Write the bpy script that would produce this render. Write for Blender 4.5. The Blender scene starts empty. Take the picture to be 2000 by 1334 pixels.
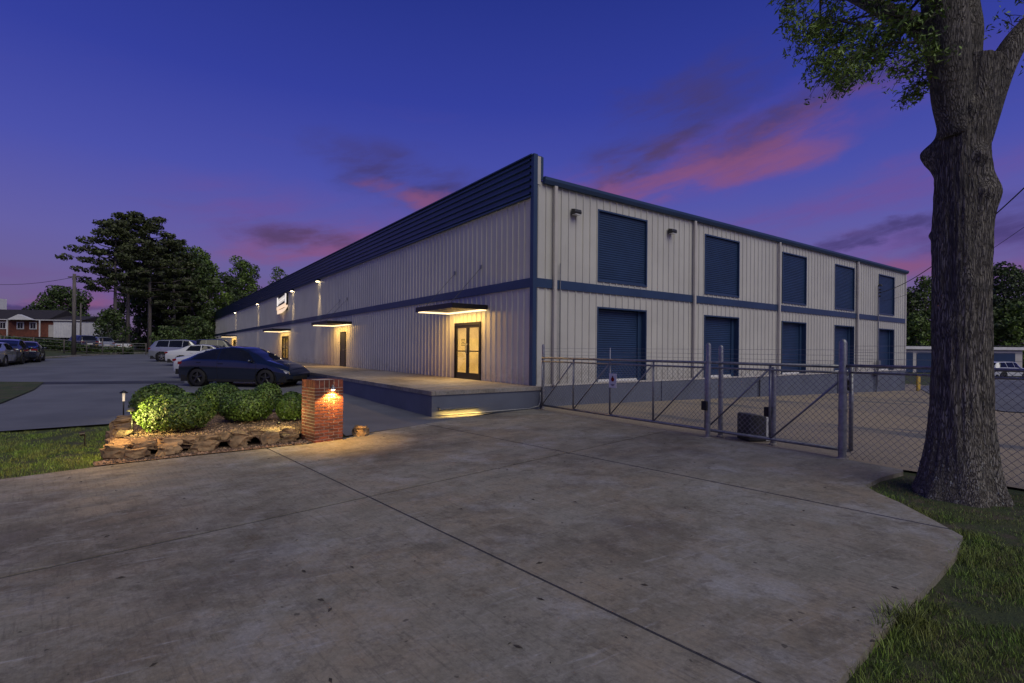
import bpy, bmesh, math, random
import numpy as np
from mathutils import Vector, Matrix, noise
R = math.radians
rnd = random.Random(7)
sc = bpy.context.scene
col = sc.collection

# ------------------------------------------------------------------ camera
F = 1004.0; ROLL = .00854; HZ = 682.68; CAMZ = 1.7
cam = bpy.data.cameras.new('camera'); camo = bpy.data.objects.new('camera', cam); col.objects.link(camo)
cam.sensor_width = 36; cam.lens = F/2000*36; cam.clip_start = .05; cam.clip_end = 4000
cam.shift_y = (HZ-667)/2000
camo.location = (0, 0, CAMZ); camo.rotation_euler = (math.pi/2, -ROLL, 0)
sc.camera = camo
sc.render.engine = 'CYCLES'
sc.cycles.use_denoising = True
sc.cycles.max_bounces = 5; sc.cycles.sample_clamp_indirect = 4
sc.view_settings.view_transform = 'Standard'; sc.view_settings.look = 'None'
sc.view_settings.exposure = 0.0; sc.view_settings.gamma = 1; sc.view_settings.use_curve_mapping = False

cR, sR = math.cos(ROLL), math.sin(ROLL)
def ray(u, v):
    a, b = u-1000, v-667
    return (a*cR+b*sR)/F, -(-a*sR+b*cR-(HZ-667))/F

# ------------------------------------------------------------------ node helpers
class NT:
    def __init__(s, nt): s.nt = nt; s.n = nt.nodes; s.l = nt.links; s.n.clear()
    def node(s, typ, **kw):
        n = s.n.new(typ)
        for k, v in kw.items(): setattr(n, k, v)
        return n
    def put(s, sock, v):
        if isinstance(v, bpy.types.NodeSocket): s.l.new(v, sock)
        elif v is not None: sock.default_value = v
    def math(s, op, a, b=None, c=None):
        n = s.node('ShaderNodeMath', operation=op); s.put(n.inputs[0], a); s.put(n.inputs[1], b)
        if c is not None: s.put(n.inputs[2], c)
        return n.outputs[0]
    def mix(s, f, a, b, mode='MIX'):
        n = s.node('ShaderNodeMix', data_type='RGBA', blend_type=mode)
        s.put(n.inputs[0], f); s.put(n.inputs[6], a); s.put(n.inputs[7], b); return n.outputs[2]
    def noise(s, vec, scale, detail=3, rough=.55):
        n = s.node('ShaderNodeTexNoise'); s.put(n.inputs['Vector'], vec)
        n.inputs['Scale'].default_value = scale; n.inputs['Detail'].default_value = detail
        n.inputs['Roughness'].default_value = rough; return n.outputs[0]
    def maprange(s, v, a, b, c=0., d=1., smooth=True):
        n = s.node('ShaderNodeMapRange', interpolation_type='SMOOTHSTEP' if smooth else 'LINEAR')
        s.put(n.inputs[0], v)
        for i, x in zip((1, 2, 3, 4), (a, b, c, d)): n.inputs[i].default_value = x
        return n.outputs[0]
    def ramp(s, f, stops):
        n = s.node('ShaderNodeValToRGB'); e = n.color_ramp.elements
        while len(e) < len(stops): e.new(.5)
        for x, (p, c) in zip(e, stops): x.position = p; x.color = (*c, 1)
        s.put(n.inputs[0], f); return n.outputs[0]
    def mapping(s, vec, loc=(0, 0, 0), rot=(0, 0, 0), scale=(1, 1, 1), typ='POINT'):
        n = s.node('ShaderNodeMapping', vector_type=typ); s.put(n.inputs[0], vec)
        n.inputs[1].default_value = loc; n.inputs[2].default_value = rot; n.inputs[3].default_value = scale
        return n.outputs[0]

# ------------------------------------------------------------------ world: dusk sky with lit clouds
w = bpy.data.worlds.new('World'); sc.world = w; w.use_nodes = True
t = NT(w.node_tree)
tc = t.node('ShaderNodeTexCoord').outputs['Generated']
sep = t.node('ShaderNodeSeparateXYZ'); t.put(sep.inputs[0], tc)
az = t.math('ARCTAN2', sep.outputs[0], sep.outputs[1]); el = t.math('ARCSINE', sep.outputs[2])
ae = t.node('ShaderNodeCombineXYZ'); t.put(ae.inputs[0], az); t.put(ae.inputs[1], el)
base = t.ramp(t.math('MULTIPLY', el, 1/1.5708), [
    (0.0, (.150, .100, .175)), (.045, (.160, .118, .265)), (.11, (.128, .116, .375)),
    (.19, (.070, .083, .40)), (.28, (.035, .051, .335)), (.40, (.018, .032, .235)), (.60, (.009, .019, .145)), (1, (.009, .016, .09))])
nz = t.node('ShaderNodeTexNoise'); t.put(nz.inputs['Vector'], t.mapping(ae.outputs[0], scale=(1, 2.2, 1)))
nz.inputs['Scale'].default_value = 5.5; nz.inputs['Detail'].default_value = 7; nz.inputs['Roughness'].default_value = .62
wv = t.node('ShaderNodeVectorMath', operation='SUBTRACT'); t.put(wv.inputs[0], nz.outputs[1]); wv.inputs[1].default_value = (.5, .5, .5)
wm = t.node('ShaderNodeVectorMath', operation='MULTIPLY'); t.put(wm.inputs[0], wv.outputs[0]); wm.inputs[1].default_value = (.28, .10, 0)
wa = t.node('ShaderNodeVectorMath', operation='ADD'); t.put(wa.inputs[0], ae.outputs[0]); t.put(wa.inputs[1], wm.outputs[0])
streakn = t.noise(t.mapping(ae.outputs[0], rot=(0, 0, R(13)), scale=(.33, .07, 1), typ='TEXTURE'), 1.6, 6, .6)
def blob(px, py, hl, hw, deg):
    rx, rz = ray(px, py); a0 = math.atan2(rx, 1); e0 = math.atan2(rz, math.hypot(rx, 1))
    k = 1/F/(1+rx*rx)
    m = t.mapping(wa.outputs[0], (a0, e0, 0), (0, 0, R(deg)), (hl*k*1.35, hw*k*1.45, 1), 'TEXTURE')
    ln = t.node('ShaderNodeVectorMath', operation='LENGTH'); t.put(ln.inputs[0], m)
    return t.maprange(ln.outputs['Value'], 1.25, .15)
sky = base
def cloud(sky, color, amt, *blobs):
    d = None
    for b in blobs:
        x = blob(*b); d = x if d is None else t.math('MAXIMUM', d, x)
    d = t.math('MULTIPLY', d, t.maprange(streakn, .34, .60, .22, 1.))
    return t.mix(t.math('MULTIPLY', d, amt), sky, (*color, 1))
sky = cloud(sky, (.17, .075, .28), .55, (1330, 330, 380, 50, 12), (1640, 400, 380, 40, 8), (1800, 490, 320, 60, 6), (330, 580, 300, 40, 0), (640, 450, 240, 60, -5), (2100, 460, 300, 80, 5))
sky = cloud(sky, (.060, .046, .17), .9, (1320, 240, 170, 58, 26), (1540, 235, 240, 30, 16), (800, 345, 140, 40, -14), (1690, 475, 220, 16, 17), (1960, 430, 160, 60, 10), (90, 600, 180, 12, -2))
sky = cloud(sky, (.25, .088, .20), .74, (1400, 318, 260, 26, 15), (1230, 362, 150, 28, 10), (1470, 312, 160, 22, 2), (640, 484, 170, 34, 8), (840, 390, 90, 18, -14), (1780, 535, 190, 30, 3), (180, 590, 70, 22, 0))
sky = cloud(sky, (.085, .050, .13), .9, (590, 455, 105, 22, -4), (60, 606, 120, 12, 0), (1240, 320, 110, 15, 20))
# thin streaks of cloud all the way round
sky = t.mix(t.math('MULTIPLY', t.maprange(t.noise(t.mapping(ae.outputs[0], scale=(1.2, 7, 1)), 2.3, 6, .6), .56, .78), t.maprange(el, .55, .02, 0, .35)), sky, (.16, .075, .22, 1))
bg = t.node('ShaderNodeBackground'); t.put(bg.inputs[0], sky); bg.inputs[1].default_value = 1.0
out = t.node('ShaderNodeOutputWorld'); t.l.new(bg.outputs[0], out.inputs[0])

# soft afterglow of the sunken sun from behind the camera
sun = bpy.data.lights.new('sun', 'SUN'); suno = bpy.data.objects.new('sun', sun); col.objects.link(suno)
sun.energy = 1.6; sun.color = (1.0, .94, .76); sun.angle = R(52)
suno.rotation_euler = Vector((.56, -.72, .98)).to_track_quat('Z', 'Y').to_euler()

# ------------------------------------------------------------------ materials
def pbsdf(name):
    m = bpy.data.materials.new(name); m.use_nodes = True; t = NT(m.node_tree)
    b = t.node('ShaderNodeBsdfPrincipled'); o = t.node('ShaderNodeOutputMaterial'); t.l.new(b.outputs[0], o.inputs[0])
    return m, t, b
def pos(t, obj=False):
    if obj: return t.node('ShaderNodeTexCoord').outputs['Object']
    return t.node('ShaderNodeNewGeometry').outputs['Position']
def mat(name, c, rough=.6, c2=None, scale=3., metal=0., bump=0., bscale=40., rand=0., spec=.5, stretch=(1, 1, 1), objc=False, coat=0.):
    m, t, b = pbsdf(name); P = t.mapping(pos(t, objc), scale=stretch)
    c2 = c2 or tuple(x*.75 for x in c)
    n = t.maprange(t.noise(P, scale, 5, .6), .3, .7)
    cc = t.mix(n, (*c2, 1), (*c, 1))
    if rand:
        oi = t.node('ShaderNodeObjectInfo').outputs['Random']
        cc = t.mix(1., cc, t.ramp(oi, [(0, (1-rand,)*3), (1, (1+rand,)*3)]), 'MULTIPLY')
    t.put(b.inputs['Base Color'], cc); b.inputs['Roughness'].default_value = rough; b.inputs['Metallic'].default_value = metal
    b.inputs['Specular IOR Level'].default_value = spec; b.inputs['Coat Weight'].default_value = coat
    if bump:
        bn = t.node('ShaderNodeBump'); bn.inputs['Strength'].default_value = bump; bn.inputs['Distance'].default_value = .02
        t.put(bn.inputs['Height'], t.noise(P, bscale, 4, .6)); t.l.new(bn.outputs[0], b.inputs['Normal'])
    return m
def emis(name, c, s):
    m, t, b = pbsdf(name); b.inputs['Base Color'].default_value = (*c, 1)
    b.inputs['Emission Color'].default_value = (*c, 1); b.inputs['Emission Strength'].default_value = s; return m

M = {}
def concrete_mat(name, ca, cb, cc_, streak=True):
    m, t, b = pbsdf(name); P = pos(t)
    big = t.maprange(t.noise(P, .55, 6, .62), .36, .64)
    mid = t.maprange(t.noise(t.mapping(P, rot=(0, 0, R(46)), scale=(1.25, .5, 1), typ='TEXTURE'), 1.3, 7, .68), .36, .66)
    fine = t.noise(P, 38, 5, .7)
    c = t.mix(big, (*ca, 1), (*cb, 1)); c = t.mix(t.math('MULTIPLY', mid, .75), c, (*cc_, 1))
    # broom streaks and tyre scuffs
    st = t.noise(t.mapping(P, rot=(0, 0, R(-48)), scale=(.6, .045, 1), typ='TEXTURE'), 1.5, 6, .72)
    st2 = t.noise(t.mapping(P, rot=(0, 0, R(30)), scale=(1.2, .12, 1), typ='TEXTURE'), 1.7, 6, .7)
    c = t.mix(t.maprange(st, .50, .66, 0, .45), c, (.085, .077, .066, 1))
    c = t.mix(t.maprange(t.noise(P, .85, 8, .72), .50, .66, 0, .55), c, (.36, .365, .385, 1))
    c = t.mix(t.maprange(t.noise(t.mapping(P, loc=(7, 3, 1)), .42, 8, .7), .48, .64, 0, .66), c, (.095, .082, .070, 1))
    c = t.mix(t.maprange(st2, .56, .74, 0, .6), c, (.40, .40, .42, 1))
    c = t.mix(t.maprange(t.noise(t.mapping(P, loc=(1, 9, 4)), 3.4, 9, .82), .50, .62, 0, .5), c, (.29, .275, .25, 1))
    c = t.mix(t.maprange(t.noise(t.mapping(P, loc=(5, 2, 4)), 4.6, 9, .82), .51, .62, 0, .5), c, (.10, .09, .078, 1))
    bl = t.maprange(t.noise(P, 1.9, 7, .75), .58, .70, 0, .6); c = t.mix(bl, c, (.105, .08, .055, 1))
    c = t.mix(1., c, t.ramp(fine, [(.25, (.72,)*3), (.75, (1.22,)*3)]), 'MULTIPLY')
    pit = t.maprange(t.noise(P, 13, 3, .5), .70, .74, 0, .7); c = t.mix(pit, c, (.05, .045, .04, 1))
    t.put(b.inputs['Base Color'], c); t.put(b.inputs['Roughness'], t.maprange(mid, 0, 1, .72, .95)); b.inputs['Specular IOR Level'].default_value = .3
    bn = t.node('ShaderNodeBump'); bn.inputs['Strength'].default_value = .5; bn.inputs['Distance'].default_value = .012
    t.put(bn.inputs['Height'], t.math('ADD', t.math('MULTIPLY', fine, .6), t.math('MULTIPLY', st, 1.1))); t.l.new(bn.outputs[0], b.inputs['Normal'])
    return m
M['concrete'] = concrete_mat('driveway_concrete', (.26, .220, .163), (.265, .258, .225), (.18, .170, .143))
M['walk'] = concrete_mat('walk_concrete', (.30, .27, .22), (.34, .31, .28), (.24, .23, .22))
M['asphalt'] = mat('asphalt', (.150, .158, .185), .8, (.095, .102, .122), .35, bump=.4, bscale=60)
M['seal'] = mat('sealed_asphalt', (.05, .052, .06), .7, (.035, .036, .042), .8, bump=.4, bscale=60)
def yard_mat():
    m, t, b = pbsdf('yard_gravel'); P = pos(t)
    c = t.mix(t.maprange(t.noise(P, .25, 6, .6), .4, .6), (.32, .26, .185, 1), (.26, .22, .175, 1))
    c = t.mix(t.maprange(t.noise(t.mapping(P, rot=(0, 0, R(-54)), scale=(2, .6, 1), typ='TEXTURE'), .3, 6, .65), .52, .66), c, (.13, .13, .135, 1))
    c = t.mix(t.maprange(t.noise(P, 2.2, 8, .8), .58, .72), c, (.08, .062, .045, 1))
    c = t.mix(1., c, t.ramp(t.noise(P, 30, 4, .8), [(.3, (.55,)*3), (.7, (1.35,)*3)]), 'MULTIPLY')
    t.put(b.inputs['Base Color'], c); b.inputs['Roughness'].default_value = .95
    bn = t.node('ShaderNodeBump'); bn.inputs['Strength'].default_value = .8; bn.inputs['Distance'].default_value = .02
    t.put(bn.inputs['Height'], t.noise(P, 25, 5, .7)); t.l.new(bn.outputs[0], b.inputs['Normal']); return m
M['yard'] = yard_mat()
def turf_mat():
    m, t, b = pbsdf('turf'); P = pos(t)
    c = t.mix(t.maprange(t.noise(P, .9, 6, .65), .38, .62), (.060, .075, .022, 1), (.035, .056, .018, 1))
    c = t.mix(t.maprange(t.noise(P, 2.1, 7, .75), .50, .62), c, (.080, .066, .046, 1))
    c = t.mix(1., c, t.ramp(t.noise(P, 45, 4, .8), [(.3, (.5,)*3), (.7, (1.5,)*3)]), 'MULTIPLY')
    t.put(b.inputs['Base Color'], c); b.inputs['Roughness'].default_value = .95
    bn = t.node('ShaderNodeBump'); bn.inputs['Strength'].default_value = 1; bn.inputs['Distance'].default_value = .03
    t.put(bn.inputs['Height'], t.noise(P, 30, 5, .75)); t.l.new(bn.outputs[0], b.inputs['Normal']); return m
M['turf'] = turf_mat()
def siding_mat():
    m, t, b = pbsdf('painted_steel_siding'); P = pos(t)
    c = t.mix(t.maprange(t.noise(P, .6, 5, .6), .3, .7), (.50, .495, .465, 1), (.56, .555, .52, 1))
    c = t.mix(t.maprange(t.noise(t.mapping(P, scale=(6, 6, .35)), 2, 5, .7), .55, .8, 0, .35), c, (.34, .30, .25, 1))
    sz = t.node('ShaderNodeSeparateXYZ'); t.put(sz.inputs[0], P)
    g_ = t.math('MULTIPLY', t.maprange(sz.outputs[2], 1.5, .6, 0, .55), t.maprange(t.noise(P, 4, 6, .7), .35, .7))
    c = t.mix(g_, c, (.24, .20, .16, 1))
    t.put(b.inputs['Base Color'], c); b.inputs['Roughness'].default_value = .42; b.inputs['Specular IOR Level'].default_value = .4
    return m
M['siding'] = siding_mat()
M['trim_pale'] = mat('pale_trim_paint', (.54, .52, .49), .45, (.47, .45, .42), 1.5)
M['blue'] = mat('blue_trim_paint', (.028, .060, .135), .38, (.022, .048, .11), .8)
M['blue_door'] = mat('blue_shutter_paint', (.020, .050, .128), .42, (.016, .040, .10), 1.2)
M['slate'] = mat('slate_wall_paint', (.120, .138, .190), .75, (.095, .108, .148), .7, bump=.25, bscale=30)
M['sheath'] = mat('wall_backing', (.2, .19, .18), .8)
M['black'] = mat('dark_bronze_aluminium', (.012, .011, .010), .4)
M['rubber'] = mat('black_rubber', (.012, .012, .013), .75)
M['zinc'] = mat('galvanised_steel', (.30, .31, .33), .42, (.20, .21, .23), 14, metal=.55, bump=.1, bscale=60)
M['wire'] = mat('galvanised_wire', (.36, .36, .37), .5, (.26, .25, .24), 5, metal=.1)
M['wood_pole'] = mat('weathered_pole_wood', (.15, .13, .12), .9, (.09, .08, .075), 3, stretch=(4, 4, .5), bump=.5)
M['brick'] = mat('red_brick', (.23, .062, .034), .85, (.12, .034, .022), 14, rand=.35, bump=.5, bscale=70)
M['mortar'] = mat('mortar', (.56, .48, .39), .95, (.44, .37, .30), 20, bump=.5, bscale=80)
M['far_brick'] = mat('far_red_brick', (.22, .075, .045), .9, (.13, .045, .03), 2.5)
M['white'] = mat('white_paint', (.74, .74, .74), .5, (.62, .62, .63), 2)
M['roof_dark'] = mat('dark_shingles', (.035, .03, .035), .9, (.02, .018, .022), 3)
M['stone'] = mat('field_stone', (.38, .25, .13), .9, (.13, .09, .055), 5, rand=.3, bump=.9, bscale=16, objc=True)
M['gravel'] = mat('brown_mulch_gravel', (.26, .17, .11), .95, (.09, .055, .04), 25, rand=.0, bump=1, bscale=45)
M['yellow'] = mat('yellow_paint', (.62, .42, .06), .6, (.45, .30, .05), 4)
M['glass_dark'] = mat('tinted_glass', (.012, .014, .018), .05, spec=.45)
M['tyre'] = mat('tyre', (.015, .015, .016), .8)
M['dark_plastic'] = mat('dark_plastic', (.03, .032, .036), .5)
M['cream'] = mat('cream_interior_wall', (.62, .52, .34), .8)
M['strip'] = emis('warm_led_strip', (1, .74, .40), 2.2)
M['bulb'] = emis('warm_bulb', (1, .78, .45), 22)
M['bulb_hot'] = emis('pillar_bulb', (1, .74, .32), 18)
M['signlit'] = emis('backlit_sign_face', (1, .92, .84), .75)
M['signwarm'] = emis('warm_backlit_sign_face', (1, .74, .50), .85)
M['glass'] = None
M['strip_soft'] = emis('soft_lamp_lens', (1, .80, .55), .55)
def glass_mat():
    m, t, b = pbsdf('clear_glass'); b.inputs['Base Color'].default_value = (.9, .93, .93, 1); b.inputs['Roughness'].default_value = .02
    b.inputs['Transmission Weight'].default_value = 1; b.inputs['IOR'].default_value = 1.0 + .45
    o = t.n['Material Output'] if 'Material Output' in t.n else [n for n in t.n if n.type == 'OUTPUT_MATERIAL'][0]
    tr = t.node('ShaderNodeBsdfTransparent'); gl = t.node('ShaderNodeBsdfGlossy'); gl.inputs['Roughness'].default_value = .03
    fr = t.node('ShaderNodeLayerWeight')
    mx = t.node('ShaderNodeMixShader'); t.put(mx.inputs[0], t.maprange(fr.outputs['Facing'], .3, 1, .05, .45)); t.l.new(tr.outputs[0], mx.inputs[1]); t.l.new(gl.outputs[0], mx.inputs[2])
    t.l.new(mx.outputs[0], o.inputs[0]); return m
M['glass'] = glass_mat()
def leaf_mat(name, a, b_, scale=.6, rand=.25, rough=.55, trans=0.):
    m, t, b = pbsdf(name); P = pos(t)
    c = t.mix(t.maprange(t.noise(P, scale, 4, .6), .35, .65), (*a, 1), (*b_, 1))
    rn = t.node('ShaderNodeNewGeometry').outputs['Random Per Island']
    c = t.mix(1., c, t.ramp(rn, [(0, (1-rand*1.6,)*3), (1, (1+rand*1.6,)*3)]), 'MULTIPLY')
    t.put(b.inputs['Base Color'], c); b.inputs['Roughness'].default_value = rough; return m
M['leaf_bush'] = leaf_mat('boxwood_leaf', (.10, .165, .026), (.05, .095, .016), 3, .4, .5)
M['leaf_oak'] = leaf_mat('oak_leaf', (.17, .27, .035), (.10, .18, .025), 1.5, .35)
M['leaf_pine'] = leaf_mat('pine_needles', (.056, .072, .018), (.034, .045, .012), .3, .4)
M['leaf_green'] = leaf_mat('broad_leaf', (.12, .19, .022), (.065, .115, .016), .25, .4)
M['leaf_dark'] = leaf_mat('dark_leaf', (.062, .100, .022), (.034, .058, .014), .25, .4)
M['blade'] = leaf_mat('grass_blade', (.15, .25, .038), (.18, .21, .050), 2.2, .45)
M['blade_dry'] = leaf_mat('dry_grass_blade', (.20, .15, .085), (.12, .09, .05), 2, .4)
def bark_mat():
    m, t, b = pbsdf('oak_bark'); P = pos(t)
    Q = t.mapping(P, scale=(1, 1, .10))
    vo = t.node('ShaderNodeTexVoronoi', feature='DISTANCE_TO_EDGE'); vo.inputs['Scale'].default_value = 56
    wn = t.node('ShaderNodeVectorMath', operation='ADD'); t.put(wn.inputs[0], Q)
    n3 = t.node('ShaderNodeTexNoise'); t.put(n3.inputs['Vector'], Q); n3.inputs['Scale'].default_value = 9; n3.inputs['Detail'].default_value = 4
    ms = t.node('ShaderNodeVectorMath', operation='SCALE'); t.put(ms.inputs[0], n3.outputs[1]); ms.inputs['Scale'].default_value = .12
    t.put(wn.inputs[1], ms.outputs[0]); t.put(vo.inputs['Vector'], wn.outputs[0])
    crack = t.maprange(vo.outputs['Distance'], .0, .22)
    c = t.mix(crack, (.095, .080, .068, 1), (.30, .275, .24, 1))
    c = t.mix(t.maprange(t.noise(t.mapping(P, scale=(1, 1, .3)), 2.2, 6, .7), .42, .64, 0, .6), c, (.125, .112, .10, 1))
    c = t.mix(t.maprange(t.noise(P, 5, 6, .7), .45, .7, 0, .6), c, (.085, .085, .08, 1))
    sepz = t.node('ShaderNodeSeparateXYZ'); t.put(sepz.inputs[0], P)
    lich = t.math('MULTIPLY', t.maprange(t.noise(P, 26, 5, .7), .57, .66), t.maprange(sepz.outputs[2], 1.1, .2, .06, 1.))
    c = t.mix(lich, c, (.42, .45, .44, 1))
    t.put(b.inputs['Base Color'], c); b.inputs['Roughness'].default_value = .92
    bn = t.node('ShaderNodeBump'); bn.inputs['Strength'].default_value = 1; bn.inputs['Distance'].default_value = .035
    t.put(bn.inputs['Height'], t.math('ADD', crack, t.math('MULTIPLY', t.noise(P, 30, 5, .7), .7))); t.l.new(bn.outputs[0], b.inputs['Normal']); return m
M['bark'] = bark_mat()
M['bark_far'] = mat('tree_bark', (.22, .19, .165), .9, (.13, .11, .10), 2, stretch=(3, 3, .4))
M['bark_dark'] = mat('dark_tree_bark', (.06, .05, .045), .9, (.035, .03, .026), 2, stretch=(3, 3, .4))
def paint(name, c, metal=.3, rough=.3): return mat(name, c, rough, tuple(x*.93 for x in c), 1, metal=metal, coat=1.)
M['car_navy'] = paint('dark_blue_car_paint', (.007, .013, .032), .0, .18)
M['car_white'] = paint('white_car_paint', (.62, .64, .66), .0)
M['car_silver'] = paint('silver_car_paint', (.36, .38, .41), .5)
M['car_grey'] = paint('charcoal_car_paint', (.055, .06, .07), .4)
M['rim'] = mat('dark_alloy', (.06, .06, .065), .4, metal=.6)
M['rim_silver'] = mat('silver_alloy', (.35, .35, .36), .4, metal=.7)
M['lamp_white'] = mat('clear_headlamp', (.75, .76, .78), .15, spec=.8)
M['lamp_red'] = mat('red_tail_lamp', (.25, .012, .01), .25)

# ------------------------------------------------------------------ mesh helpers
class MB:
    def __init__(s): s.v = []; s.f = []
    def add(s, v, f):
        n = len(s.v); s.v += [tuple(p) for p in v]; s.f += [tuple(i+n for i in q) for q in f]; return s
    def box(s, a, b):
        x0, y0, z0 = a; x1, y1, z1 = b
        x0, x1 = min(x0, x1), max(x0, x1); y0, y1 = min(y0, y1), max(y0, y1); z0, z1 = min(z0, z1), max(z0, z1)
        return s.add([(x0,y0,z0),(x1,y0,z0),(x1,y1,z0),(x0,y1,z0),(x0,y0,z1),(x1,y0,z1),(x1,y1,z1),(x0,y1,z1)],
                     [(0,3,2,1),(4,5,6,7),(0,1,5,4),(1,2,6,5),(2,3,7,6),(3,0,4,7)])
    def tube(s, pts, r, n=8, caps=True):
        pts = [Vector(p) for p in pts]; rr = r if isinstance(r, (list, tuple)) else [r]*len(pts)
        ring = []; up = None
        for i, p in enumerate(pts):
            d = (pts[min(i+1, len(pts)-1)]-pts[max(i-1, 0)]).normalized()
            if up is None: up = d.orthogonal().normalized()
            up = (up-d*up.dot(d)); up = up.normalized() if up.length > 1e-6 else d.orthogonal().normalized()
            sd = d.cross(up)
            ring.append([p+(up*math.cos(2*math.pi*k/n)+sd*math.sin(2*math.pi*k/n))*rr[i] for k in range(n)])
        v = [q for g in ring for q in g]; f = []
        for i in range(len(pts)-1):
            for k in range(n):
                a = i*n+k; b = i*n+(k+1) % n; f.append((a, b, b+n, a+n))
        if caps: f.append(tuple(range(n))[::-1]); f.append(tuple((len(pts)-1)*n+k for k in range(n)))
        return s.add(v, f)
    def lathe(s, prof, c=(0, 0, 0), n=20, axis='z'):
        v = []; f = []
        for r_, z in prof:
            for k in range(n):
                a = 2*math.pi*k/n; x, y = r_*math.cos(a), r_*math.sin(a)
                p = (x, y, z) if axis == 'z' else (x, z, y)
                v.append((p[0]+c[0], p[1]+c[1], p[2]+c[2]))
        for i in range(len(prof)-1):
            for k in range(n):
                a = i*n+k; b = i*n+(k+1) % n; f.append((a, b, b+n, a+n))
        return s.add(v, f)
    def prism(s, poly, axis, a, b):
        # poly: 2D points in the plane perpendicular to axis ('x','y','z'), extruded from a to b
        def P(p, h): return {'x': (h, p[0], p[1]), 'y': (p[0], h, p[1]), 'z': (p[0], p[1], h)}[axis]
        n = len(poly); v = [P(p, a) for p in poly]+[P(p, b) for p in poly]
        f = [(i, (i+1) % n, (i+1) % n+n, i+n) for i in range(n)]+[tuple(range(n))[::-1], tuple(range(n, 2*n))]
        return s.add(v, f)
    def mesh(s, name, m=None, smooth=False, fix=True):
        me = bpy.data.meshes.new(name); me.from_pydata(s.v, [], s.f)
        if fix:
            bm = bmesh.new(); bm.from_mesh(me); bmesh.ops.recalc_face_normals(bm, faces=bm.faces); bm.to_mesh(me); bm.free()
        if m: me.materials.append(M[m] if isinstance(m, str) else m)
        if smooth: me.polygons.foreach_set('use_smooth', [True]*len(me.polygons))
        me.update(); return me
    def build(s, name, m, parent=None, smooth=False, loc=None, fix=True, bevel=0):
        o = bpy.data.objects.new(name, s.mesh(name, m, smooth, fix)); col.objects.link(o)
        if parent: o.parent = parent
        if loc: o.location = loc
        if bevel:
            md = o.modifiers.new('bevel', 'BEVEL'); md.width = bevel; md.segments = 2; md.limit_method = 'ANGLE'
        return o
def tag(o, label=None, cat=None, group=None, kind=None):
    if label: o['label'] = label
    if cat: o['category'] = cat
    if group: o['group'] = group
    if kind: o['kind'] = kind
    return o
def empty(name, loc, rz=0, label=None, cat=None, group=None, kind=None):
    o = bpy.data.objects.new(name, None); col.objects.link(o); o.location = loc; o.rotation_euler = (0, 0, rz)
    o.empty_display_size = .2
    return tag(o, label, cat, group, kind)
def inst(name, me, parent, loc=(0, 0, 0), rot=(0, 0, 0), scale=(1, 1, 1)):
    o = bpy.data.objects.new(name, me); col.objects.link(o); o.parent = parent
    o.location = loc; o.rotation_euler = rot; o.scale = scale; return o
def kids(o): return list(o.children)
def copy_tree(o, parent=None):
    c = o.copy(); col.objects.link(c); c.parent = parent
    for ch in KIDS.get(o.name, []): copy_tree(ch, c)
    return c
KIDS = {}
def index_kids():
    KIDS.clear()
    for o in bpy.data.objects:
        if o.parent: KIDS.setdefault(o.parent.name, []).append(o)
def lamp(name, typ, loc, power, color, parent=None, size=.1, rot=None, spot=None, blend=.5, sy=None):
    l = bpy.data.lights.new(name, typ); l.energy = power; l.color = color
    if typ == 'AREA':
        l.size = size
        if sy: l.shape = 'RECTANGLE'; l.size_y = sy
    else: l.shadow_soft_size = size
    if typ == 'SPOT': l.spot_size = R(spot); l.spot_blend = blend
    o = bpy.data.objects.new(name, l); col.objects.link(o); o.location = loc
    if rot: o.rotation_euler = rot
    if parent: o.parent = parent
    return o

# ------------------------------------------------------------------ terrain
TH = .61837; CX, CY = .615, 15.22
LD = (-math.sin(TH), math.cos(TH)); RD = (math.cos(TH), math.sin(TH))
def cl(x, a=0., b=1.): return min(max(x, a), b)
def sm(x): x = cl(x); return x*x*(3-2*x)
def G(x, y):
    s = x*LD[0]+y*LD[1]; q = x*RD[0]+y*RD[1]
    rise = cl((s-12)*.0165-.016*cl(8-q, 0, 6)*cl((s-12)/8), 0, .75)
    fall = -.7*cl((q-11)/30, 0, 1.15)
    k = sm((q-7)/2.5)
    h = (1-k)*rise+k*fall
    wd = -.921*(x+38)-.389*(y-41.4)
    if wd > 0: h += (min(wd, 8)*.12+cl((wd-8)/27)*2.2)*sm((y-18)/15)
    return h
def Wp(lx, ly, z=0):   # building frame to world
    return (CX+lx*RD[0]+ly*LD[0], CY+lx*RD[1]+ly*LD[1], z)
def gp(u, v):
    rx, rz = ray(u, v); Y = 1.
    while Y < 500:
        if CAMZ+rz*Y <= G(rx*Y, Y): break
        Y *= 1.002
    return (rx*Y, Y)
def on(x, y, dz=0): return (x, y, G(x, y)+dz)
def inpoly(x, y, P):
    c = False; j = len(P)-1
    for i in range(len(P)):
        if (P[i][1] > y) != (P[j][1] > y) and x < (P[j][0]-P[i][0])*(y-P[i][1])/(P[j][1]-P[i][1])+P[i][0]: c = not c
        j = i
    return c
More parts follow.
